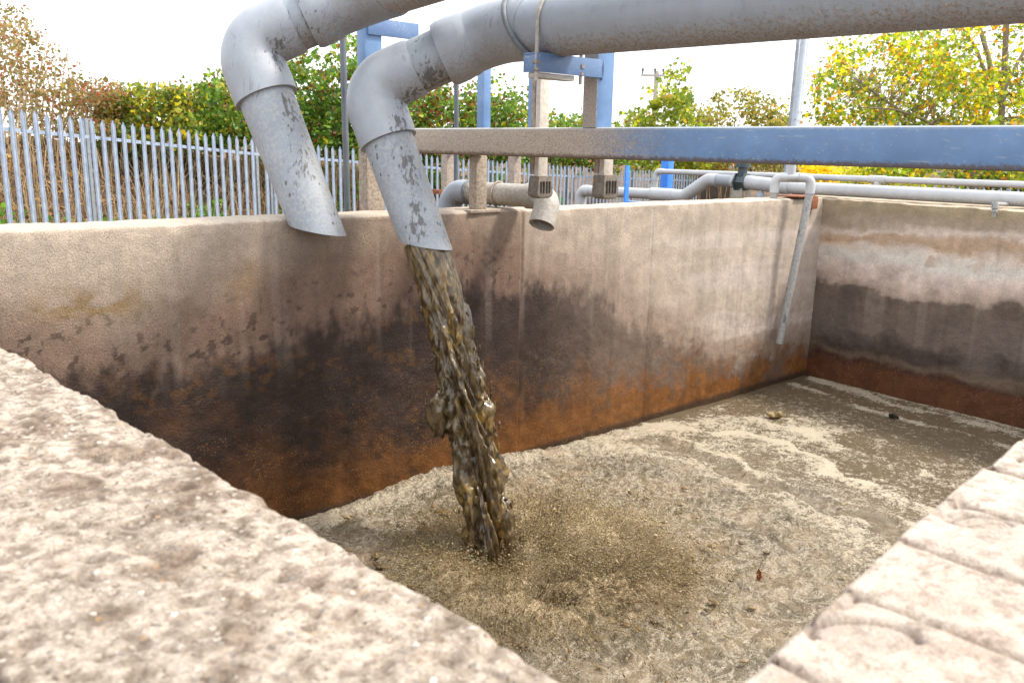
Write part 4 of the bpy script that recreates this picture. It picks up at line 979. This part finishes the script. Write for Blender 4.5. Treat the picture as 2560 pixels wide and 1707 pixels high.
# floating bits
def floater(px, py, s, label, name, m, cat, flat=.5):
    p = onz(px, py, ZL + .015); mb = MB(); g = random.Random(px)
    for k in range(5):
        c = p + np.array([g.uniform(-1, 1) * s, g.uniform(-1, 1) * s, g.uniform(0, .5) * s]); d = _n(np.array([g.uniform(-1, 1), g.uniform(-1, 1), g.uniform(0, .6)]))
        mb.tube([c - d * s, c - d * s * .4, c + d * s * .5, c + d * s], [s * .15, s * .5, s * .45, s * .1], 9)
    tag(mb.build(name, m, None, 60), label, cat)
M_SCUM = m_plain("scum_ochre", (.20, .14, .05), (.36, .27, .13), 60, .7, 0, .5, .004)
floater(1940, 1040, .036, "ochre scum lump floating in the brown water near the corner", "scum_lump", M_SCUM, "debris")
floater(2232, 1042, .022, "small black bit of debris floating near the end wall", "floating_debris", M_SLOT, "debris")
p = onz(1898, 1438, ZL + .045); u_ = _n(np.cross(f_, (0, 0, 1))); 
LV = [p + (0, 0, -.03), p + u_ * .012 + (0, 0, -.01), p + u_ * .008 + (0, 0, .018), p - u_ * .006 + (0, 0, .034), p - u_ * .013 + (0, 0, .012), p - u_ * .01 + (0, 0, -.012)]
off = np.array(f_) * .002
mb = MB(); mb.add(LV + [v + off for v in LV], [(0, 1, 2, 3, 4, 5), (11, 10, 9, 8, 7, 6)] + [(i, i + 6, (i + 1) % 6 + 6, (i + 1) % 6) for i in range(6)])
tag(mb.build("fallen_leaf", m_plain("brown_leaf", (.20, .05, .015), (.30, .09, .025), 60, .6), None, 30), "single red brown leaf stuck in the foam at right", "leaf")

# ================================================================== PALISADE FENCES
FH = 1.8
def pale_mesh():
    mb = MB(); w = .034; V = []; t = .003
    prof = [(-w, .010), (-w * .55, -.004), (-w * .3, .004), (w * .3, .004), (w * .55, -.004), (w, .010)]
    lv = [(0, 1), (FH - .10, 1), (FH - .055, .95), (FH - .03, .45), (FH, .12)]
    for z, k in lv:
        for x, y in prof: V.append((x * k, y, z))
    for z, k in lv:
        for x, y in prof: V.append((x * k, y + t, z))
    n = len(prof); L = len(lv); Fs = []
    for i in range(L - 1):
        for j in range(n - 1):
            a = i * n + j; Fs.append((a, a + 1, a + n + 1, a + n)); b = a + L * n; Fs.append((b + n, b + n + 1, b + 1, b))
        for a in (i * n, i * n + n - 1): Fs.append((a, a + n, a + n + L * n, a + L * n))
    mb.add(V, Fs); return mb
PALE = None
def fence(name_label, p0, d, length, zf, skip, posts, s0=0, rail_off=.0):
    global PALE
    d3 = np.array([d[0], d[1], 0]); root = empty("palisade_fence", (p0[0], p0[1], zf(0)), name_label, "fence", "galvanised palisade fences")
    ang = math.atan2(d[1], d[0]); nrm = np.array([d[1], -d[0], 0])
    n = int(length / .155); cnt = 0
    for k in range(n):
        t = k * .155 + .05
        if any(abs(t - q) < .06 for q in skip): continue
        if PALE is None:
            o = pale_mesh().build("pale", M_GALV, None, 25); PALE = o
        else:
            o = PALE.copy(); COL.objects.link(o)
        o.parent = root
        q = p0 + d * t; o.location = (q[0] - p0[0], q[1] - p0[1], zf(t) - zf(0) + random.uniform(-.012, .012)); o.rotation_euler = (0, random.uniform(-.006, .006), ang); cnt += 1
    for h in (FH - .25, .30):
        mb = MB(); st = np.linspace(0, length, max(2, int(length / 1)))
        for a, b in zip(st[:-1], st[1:]):
            A = np.array([*(p0 + d * a), zf(a) + h]) - nrm * .024; B = np.array([*(p0 + d * b), zf(b) + h]) - nrm * .024; c = (A + B) / 2
            mb.obox(c, (B - A), nrm * .006, (0, 0, .045)); 
        mb.build("rail", M_GALV, root, 30)
    for q in posts:
        b = np.array([*(p0 + d * q), zf(q)]) - nrm * .06
        MB().obox(b + (0, 0, FH / 2 - .02), d3 * .05, nrm * .075, (0, 0, FH + .02)).build("post", M_POST, root, 30)
z1 = lambda t: float(base_z(np.array([t]))[0]); z2 = lambda t: float(base_z(np.array([L1 + t]))[0])
tpost = 1.6 + .86
fence("near palisade fence run with pointed galvanised pales in front of the dry bank at left", P_START, fd1, L1, z1, (tpost,), (tpost, L1 - .12))
fence("middle palisade fence run in front of the bramble hedge behind the nozzles", P_BEND, fd2, 15.3, z2, (), (.15, 2.9, 5.8, 8.6, 11.5, 14.3))
FB = at(1990, 453, 19.5); FC = at(2700, 477, 17.); dd = (FC - FB)[:2]; ln = np.hypot(*dd); dd = dd / ln
zr_ = lambda t: float(FB[2] + (FC[2] - FB[2]) * t / ln - FH)
fence("far right palisade fence just showing between the two pale pipes", FB[:2], dd, ln, zr_, (), (1.2, 4.2))

# ================================================================== VEGETATION
LT = np.array([(0, 0, 0), (.30, .28, .06), (.36, .62, .05), (0, 1, -.06), (-.36, .62, .05), (-.30, .28, .06)]); LFc = [(0, 1, 2, 3), (0, 3, 4, 5)]
MT = np.array([(0, 0, 0), (.5, .12, .03), (.28, .40, 0), (.62, .62, .08), (.22, .66, 0), (0, 1.05, -.06), (-.22, .66, 0), (-.62, .62, .08), (-.28, .40, 0), (-.5, .12, .03)]); MFc = [(0, 1, 2, 9), (9, 2, 8, 8), (2, 3, 4, 8), (8, 4, 6, 7), (4, 5, 6, 6)]
def leaves(name, C, size, pal, w, m=M_LEAF, seed=0, maple=False, up=.35, par=None, spread=.3):
    """C: clump centres (n,4: xyz, radius); many leaf blades round every centre"""
    g = np.random.default_rng(seed)
    T, Fx = (MT, [(0, 1, 2), (0, 2, 8), (0, 8, 9), (2, 3, 4), (2, 4, 6), (2, 6, 8), (8, 6, 7), (4, 5, 6)]) if maple else (LT, [(0, 1, 2), (0, 2, 3), (0, 3, 4), (0, 4, 5)])
    n = len(C); nt = len(T)
    dirn = g.normal(0, 1, (n, 3)); dirn[:, 2] += up; dirn /= np.linalg.norm(dirn, axis=1)[:, None]
    t = g.normal(0, 1, (n, 3)); t[:, 2] -= .35; t -= dirn * (t * dirn).sum(1)[:, None]; t /= np.linalg.norm(t, axis=1)[:, None]
    e = np.cross(t, dirn); s = size * g.lognormal(0, .28, n)
    V = C[:, None, :3] + s[:, None, None] * (T[None, :, 0, None] * e[:, None] + T[None, :, 1, None] * t[:, None] + T[None, :, 2, None] * dirn[:, None])
    Fs = (np.array(Fx)[None] + np.arange(n)[:, None, None] * nt).reshape(-1, 3)
    o = mesh_obj(name, V.reshape(-1, 3), Fs, m, False)
    pal = np.asarray(pal, float); ix = (C[:, 3] if C.shape[1] > 3 else g.uniform(0, 1, n))
    pick = g.choice(len(pal), n, p=np.asarray(w) / np.sum(w)); cl = pal[pick] * g.uniform(.65, 1.3, n)[:, None]
    setc(o, np.repeat(cl, nt, 0))
    if par: adopt(o, par)
    return o
GREEN = [(.06, .13, .022), (.095, .18, .03), (.15, .23, .04), (.30, .29, .03), (.19, .10, .03), (.13, .04, .022)]
def hedge_pts(n, foot_px, top_px, Z, depth, seed, clump=.22, fill=1.):
    """leaf positions in a bush volume. foot_px/top_px: [(x, ytop, ybottom)] outline samples; Z front depth"""
    g = np.random.default_rng(seed); xs = [p[0] for p in top_px]; yt = [p[1] for p in top_px]
    nc = max(6, n // 45); out = []
    cx = g.uniform(xs[0], xs[-1], nc); u = g.uniform(0, 1, nc) ** .8
    top = np.interp(cx, xs, yt) + (fbm(cx * .03, cx * 0 + seed, seed, 3) - .5) * 34; bot = np.interp(cx, [p[0] for p in foot_px], [p[1] for p in foot_px])
    cy = top + (bot - top) * u; cz = Z + g.uniform(0, depth, nc) * (.35 + .65 * (1 - np.abs(u - .5)))
    P = np.array([at(a, b, c) for a, b, c in zip(cx, cy, cz)])
    k = g.integers(0, nc, n); rad = clump * g.lognormal(0, .3, nc)
    d = g.normal(0, 1, (n, 3)); d *= (g.uniform(.2, 1, n) ** .5 / np.linalg.norm(d, axis=1))[:, None]
    return P[k] + d * rad[k][:, None] * (1.2, 1.2, .8)
def stems(mb, n, g, x0, x1, yb, yt, Z, dz, r=.006, lean=.3):
    for _ in range(n):
        x = g.uniform(x0, x1); z = Z + g.uniform(0, dz); b = at(x, g.uniform(*yb), z); b[2] = ground_z(b[:2])[0] - .05
        t = at(x + g.normal(0, 18), g.uniform(*yt), z); m1 = (b + t) / 2 + g.normal(0, lean * .3, 3); 
        if t[2] < b[2]: t[2] = b[2] + .5
        mb.tube([b, m1, t], [r * 1.2, r, r * .4], 5, False)
def bush(label, name, top, foot, Z, depth, n, size, pal, w, seed, clump=.22, ns=14, group=None, maple=False):
    xm = (top[0][0] + top[-1][0]) / 2; b = at(xm, foot[0][1], Z + depth / 2); b[2] = ground_z(b[:2])[0]
    root = empty(name, b, label, "bush" if 'bush' in name or 'bramble' in name else "tree", group)
    C = hedge_pts(n, foot, top, Z, depth, seed, clump); o = leaves("foliage", C, size, pal, w, seed=seed, par=root, maple=maple)
    g = np.random.default_rng(seed + 50); mb = MB(); ty = np.mean([p[1] for p in top])
    stems(mb, ns, g, top[0][0] + 5, top[-1][0] - 5, (foot[0][1] - 5, foot[0][1] + 5), (ty, (ty + foot[0][1]) / 2), Z + depth * .2, depth * .6, .012)
    mb.build("stems", M_BARK if maple or 'tree' in name else M_STEM, root, 60); return root
GRP = "bramble bushes along the bank"
AUT = [(.19, .16, .07), (.22, .15, .075), (.13, .14, .05), (.25, .18, .10), (.27, .07, .05), (.16, .11, .06)]
bush("tall sparse autumn bush with red berries above the fence at far left", "berry_bush", [(-90, -60), (0, -10), (60, 20), (110, 110), (170, 165), (205, 215)], [(-90, 330), (205, 320)], 13.4, 2.2, 5000, .055, AUT, (4, 4, 3, 2, 1, 2), 201, .26, 26, GRP)
bush("low reddish brown autumn bush right of the tallest left bush", "berry_bush", [(170, 185), (220, 200), (270, 218), (300, 232)], [(170, 330), (300, 330)], 13.6, 1.8, 2400, .05, AUT, (4, 4, 3, 2, 2.2, 2), 203, .2, 16, GRP)
YG = [(.12, .17, .03), (.26, .26, .03), (.42, .33, .03), (.07, .12, .025), (.17, .09, .04)]
bush("yellowing bramble bush on the bank left of the dry nozzle", "bramble_bush", [(255, 235), (300, 240), (360, 222), (420, 218), (470, 226)], [(255, 345), (470, 352)], 14.2, 1.8, 5200, .075, YG, (4, 3, 1.6, 3, 1), 205, .24, 14, GRP)
bush("green bramble bush half hidden by the dry nozzle elbow", "bramble_bush", [(440, 222), (500, 220), (560, 190), (620, 196), (680, 190)], [(440, 350), (680, 375)], 15.2, 1.8, 6200, .08, GREEN, (3, 4, 3, 2, .6, .8), 207, .26, 10, GRP)
bush("tall dark green bramble bush seen between the two nozzles", "bramble_bush", [(660, 160), (740, 128), (810, 118), (870, 110), (930, 125), (985, 200)], [(660, 380), (985, 395)], 16.4, 2.2, 11500, .085, GREEN, (5, 4, 2.4, .9, .6, 1.0), 209, .3, 10, GRP)
bush("bramble bush with dead purple stems behind the muddy beam end", "bramble_bush", [(980, 215), (1060, 205), (1130, 210), (1190, 222)], [(980, 400), (1190, 405)], 18.6, 2.2, 6500, .09, GREEN, (4, 4, 2.2, .8, 1.6, 2.2), 211, .3, 14, GRP)
bush("rounded green bramble bush behind the two far blue uprights", "bramble_bush", [(1180, 225), (1230, 215), (1290, 226), (1330, 255)], [(1180, 400), (1330, 410)], 19.5, 2.2, 5600, .09, GREEN, (4, 4, 3, .8, .8, .8), 213, .3, 8, GRP)
bush("low bramble bush between the pale tube and the blue upright", "bramble_bush", [(1325, 258), (1390, 275), (1440, 266), (1490, 285), (1560, 300)], [(1325, 405), (1560, 415)], 21, 2.2, 5200, .09, GREEN, (4, 4, 3, 1.6, 1.2, .8), 215, .3, 8, GRP)
TG = "small trees beyond the yard"
LIME = [(.15, .21, .03), (.25, .29, .035), (.36, .33, .035), (.10, .15, .025), (.30, .16, .04)]
bush("slim lime green young tree beside the wooden power pole", "young_tree", [(1580, 300), (1610, 235), (1650, 215), (1680, 160), (1705, 165), (1735, 250), (1760, 290)], [(1580, 420), (1760, 420)], 25, 2.2, 4300, .11, LIME, (4, 3, 2, 3, .5), 217, .33, 8, TG, True)
bush("rounded olive and yellow bush left of the white vent pipe", "round_bush", [(1730, 265), (1790, 232), (1850, 222), (1900, 218), (1950, 245), (1985, 280)], [(1730, 420), (1985, 430)], 27, 2.6, 6500, .10, [(.17, .18, .045), (.27, .24, .05), (.11, .13, .035), (.30, .17, .07)], (4, 3, 3, 1.4), 219, .3, 18, TG)
bush("brown and orange hedge bush under the beam left of the shed", "hedge_bush", [(1640, 395), (1700, 398), (1760, 400), (1800, 402)], [(1640, 450), (1800, 455)], 28, 2, 2200, .11, [(.22, .16, .06), (.17, .17, .04), (.30, .24, .05)], (3, 3, 2), 221, .3, 8)
bush("bright golden yellow bush right of the shed", "golden_bush", [(2015, 405), (2050, 402), (2095, 412)], [(2015, 455), (2095, 455)], 33, 2, 1600, .14, [(.55, .42, .02), (.45, .38, .03)], (2, 1), 223, .35, 4)
bush("lime yellow bushy shrub right of the small white lamp", "lime_bush", [(2110, 415), (2160, 405), (2220, 412), (2290, 400)], [(2110, 465), (2290, 465)], 30, 2.5, 3000, .13, [(.42, .42, .05), (.28, .33, .05), (.5, .40, .04)], (2, 2, 1), 225, .35, 4)

# big autumn plane tree at right
def big_tree():
    g = np.random.default_rng(77); Z = 21.5
    b = at(2455, 500, Z); b[2] = ground_z(b[:2])[0]
    root = empty("plane_tree", b, "large yellow green plane tree with pale limbs at the right edge", "tree")
    trunk = MB()
    limbs = [([(2448, 560), (2440, 470), (2420, 420)], .16, .12, 0), ([(2420, 430), (2340, 350), (2260, 285), (2190, 235), (2160, 212)], .065, .012, -.5), ([(2420, 420), (2330, 308), (2240, 274), (2150, 268)], .05, .01, -1.0),
             ([(2425, 430), (2450, 330), (2478, 235), (2476, 160), (2455, 90), (2435, 20)], .10, .045, .3), ([(2440, 450), (2500, 330), (2510, 200), (2514, 100), (2520, -10)], .09, .06, -.3),
             ([(2500, 260), (2520, 200), (2560, 130), (2600, 50)], .06, .03, .2), ([(2470, 200), (2440, 120), (2405, 70), (2380, 30)], .05, .02, .5), ([(2450, 340), (2400, 220), (2350, 140), (2330, 90)], .05, .015, .9), ([(2440, 440), (2380, 395), (2300, 330), (2230, 310)], .04, .01, .7)]
    AX = []
    for pts_, r0, r1, dz in limbs:
        P = [at(x, y, Z + dz * (i / (len(pts_) - 1)) * 2 + g.normal(0, .05)) for i, (x, y) in enumerate(pts_)]
        P = np.array(P)
        if pts_[0][1] == 560: P[0][2] = b[2] - .1
        tt = np.linspace(0, 1, len(P)); t2 = np.linspace(0, 1, len(P) * 4); Q = np.stack([np.interp(t2, tt, P[:, k]) for k in range(3)], 1)
        Q[1:-1] = (Q[:-2] + Q[1:-1] * 2 + Q[2:]) / 4
        trunk.tube(Q, np.linspace(r0, r1, len(Q)), 9, True); AX.append(Q)
    # crown outline (source-photo pixels) with density, given depth round the trunk
    regs = [(2035, 2110, 150, 250, 26), (2070, 2190, 100, 200, 30), (2060, 2200, 195, 300, 44), (2030, 2120, 270, 312, 12), (2150, 2320, 215, 315, 60), (2200, 2330, 70, 130, 26), (2230, 2400, 110, 230, 62), (2300, 2440, 60, 200, 60),
            (2330, 2480, 180, 320, 95), (2440, 2620, 170, 330, 110), (2480, 2620, 20, 150, 26), (2190, 2280, 140, 205, 12), (2300, 2620, 400, 460, 70), (2180, 2320, 400, 450, 40), (2560, 2760, -40, 420, 90), (2400, 2560, -60, 60, 26)]
    C = []; tw = MB()
    allQ = np.vstack(AX)
    for x0, x1, y0, y1, n in regs:
        for _ in range(int(n * .74)):
            x, y = g.uniform(x0, x1), g.uniform(y0, y1); z = Z + g.normal(0, 1.0); c = at(x, y, z)
            m = int(22 + 10 * g.uniform()); d = g.normal(0, 1, (m, 3)) * (.17, .17, .13); C.append(c + d)
            if g.uniform() < .55:
                q = allQ[np.argmin(np.linalg.norm(allQ - c, axis=1))]; mid = (q + c) / 2 + g.normal(0, .08, 3); trunk.tube([q, mid, c], [.012, .008, .003], 5, False)
    trunk.build("trunk", M_BARK, root, 60)
    C = np.vstack(C); low = C[:, 2] < .35
    Y_ = [(.60, .44, .015), (.42, .40, .02), (.20, .28, .02), (.11, .17, .02), (.46, .20, .02)]
    leaves("crown", C[~low], .082, Y_, (1.5, 2.0, 4.2, 4.2, 1.5), seed=78, maple=True, par=root)
    leaves("lower_crown", C[low], .085, Y_, (.9, 1.6, 3, 4, .8), seed=79, maple=True, par=root)
big_tree()
bush("dark evergreen shrub under the plane tree at the right edge", "evergreen_bush", [(2420, 418), (2500, 405), (2580, 398), (2700, 390)], [(2420, 480), (2700, 485)], 22, 2, 3400, .09, [(.03, .065, .02), (.045, .09, .025), (.07, .11, .03)], (2, 2, 1), 229, .3, 4)

# dry weeds on the bank and green sprouts behind the pales
def weeds():
    g = np.random.default_rng(300); mb = MB()
    for k in range(1500):
        x = g.uniform(-60, 1000); s, dz = g.uniform(-.9, 12), g.uniform(.25, 3.0)
        if s < L1: p = P_START + fd1 * s + np.array([-fd1[1], fd1[0]]) * dz
        else: p = P_BEND + fd2 * (s - L1) + np.array([-fd2[1], fd2[0]]) * dz
        z = ground_z(p)[0]; h = g.uniform(.25, 1.15); l = g.normal(0, .28, 2) * h
        b = np.array([p[0], p[1], z - .03]); t = b + (l[0], l[1], h); m_ = b + (l[0] * .25 + g.normal(0, .05), l[1] * .25, h * .6)
        mb.tube([b, m_, t], [.0055, .0045, .002], 4, False)
    o = mb.build("dry_weeds", M_STEM, None, 60); tag(o, "tangle of dry tan weed stems covering the bank behind the fence", "weeds", kind='stuff')
weeds()
def litter():
    g = np.random.default_rng(310); C = []
    for k in range(15000):
        s, dz = g.uniform(-.9, 16), g.uniform(.1, 3.2)
        p = (P_START + fd1 * s + np.array([-fd1[1], fd1[0]]) * dz) if s < L1 else (P_BEND + fd2 * (s - L1) + np.array([-fd2[1], fd2[0]]) * dz)
        C.append((p[0], p[1], 0))
    C = np.array(C); C[:, 2] = ground_z(C[:, :2]) + g.uniform(0, .10, len(C))
    n = fbm(C[:, 0] * 1.1, C[:, 1] * 1.1, 311, 3)
    o = leaves("leaf_litter", C[n < .56], .06, [(.20, .11, .055), (.30, .19, .10), (.12, .07, .04), (.36, .26, .15)], (3, 3, 2, 1), seed=312, up=1.0); tag(o, "brown dead leaves and litter lying on the bank", "litter", kind='stuff')
    C2 = C[n >= .57]; C2 = np.repeat(C2, 4, 0) + g.normal(0, 1, (len(C2) * 4, 3)) * (.12, .12, .10); C2[:, 2] += .14
    o = leaves("nettle_patch", C2, .07, [(.09, .20, .03), (.14, .27, .04), (.06, .13, .025)], (2, 2, 1), seed=313); tag(o, "fresh green weeds sprouting in patches on the bank behind the pales", "weeds", kind='stuff')
litter()

# ================================================================== FAR THINGS
sd = at(1800, 430, 36.); sz = ground_z(sd[:2])[0]
sh = empty("shed", (sd[0], sd[1], sz), "dark shed with orange clay tile roof seen under the beam", "shed")
vx = _n(np.array([RW[0, 0], RW[1, 0], 0])); vy = np.array([-vx[1], vx[0], 0])
zt = at(1745, 425, 36)[2]; zh = at(1745, 402, 36)[2]
MB().obox(sd - vx * .9 + (0, 0, (sz + zt) / 2 - sd[2]), vx * 2.0, vy * 3, (0, 0, zt - sz)).build("boarded_wall", M_DARK, sh, 30)
MB().obox(sd + vx * .55 + (0, 0, (sz + zt) / 2 + .1 - sd[2]), vx * .9, vy * 2.8, (0, 0, zt - sz + .2)).build("clad_wall", M_CLAD, sh, 30)
rf = MB(); cr = sd - vx * .85 + (0, 0, (zt + zh) / 2 + .05 - sd[2]) - vy * .6
rf.obox(cr, vx * 2.5, -vy * 1.9 + np.array([0, 0, -.75]), np.array([0, 0, .06]))
for k in range(16): rf.obox(cr + vx * (-1.2 + .16 * k) + (0, 0, .05), vx * .07, -vy * 1.9 + np.array([0, 0, -.75]), (0, 0, .05))
rf.build("roof", M_ROOF, sh, 30)
up_ = at(1641, 300, 42.); uz = ground_z(up_[:2])[0]
u = empty("power_pole", (up_[0], up_[1], uz), "wooden power pole with a crossarm rising beyond the lime tree", "pole")
ptop = at(1642, 178, 42); MB().tube([(ptop[0], ptop[1], uz - .2), tuple(ptop)], [.15, .11], 12).build("shaft", M_WOOD, u)
ca_ = at(1632, 189, 42); MB().obox(ca_, vx * 1.15, vy * .12, (0, 0, .10)).build("crossarm", M_WOOD, u)
for s in (-.5, .1, .5):
    c = ca_ + vx * s; MB().tube([c, c + (0, 0, .12), c + (0, 0, .32)], [.03, .04, .07], 10).build("insulator", M_POLE, u)
lpz = at(2104, 432, 40.); gz_ = ground_z(lpz[:2])[0]
l = empty("lamp_post", (lpz[0], lpz[1], gz_), "tiny white globe lamp on a thin post beside the golden bush", "lamp")
MB().tube([lpz + (0, 0, -.12), lpz + (0, 0, -.08), lpz, lpz + (0, 0, .08), lpz + (0, 0, .12)], [.03, .1, .14, .1, .02], 14).build("globe", M_GLOBE, l); MB().tube([(lpz[0], lpz[1], gz_), tuple(lpz - (0, 0, .1))], .04, 8).build("shaft", M_POST, l)
# distant wooded ridge
hx = np.linspace(700, 3600, 70); hv = []; hf = []
for i, x in enumerate(hx):
    hgt = np.interp(x, [700, 1900, 2100, 2230, 2400, 2700, 3600], [345, 330, 318, 292, 305, 285, 300]) + 5 * math.sin(i * 1.7)
    for j, (y, Z) in enumerate(((470, 330), ((hgt + 420) / 2, 360), (hgt, 420), (hgt + 30, 520))): hv.append(at(x, y, Z))
hv = np.array(hv); o = mesh_obj("hills", hv, grid_faces(70, 4)[:, ::-1], M_HILL); tag(o, "distant hazy wooded ridge", "hills", kind='structure')

SC.render.film_transparent = False
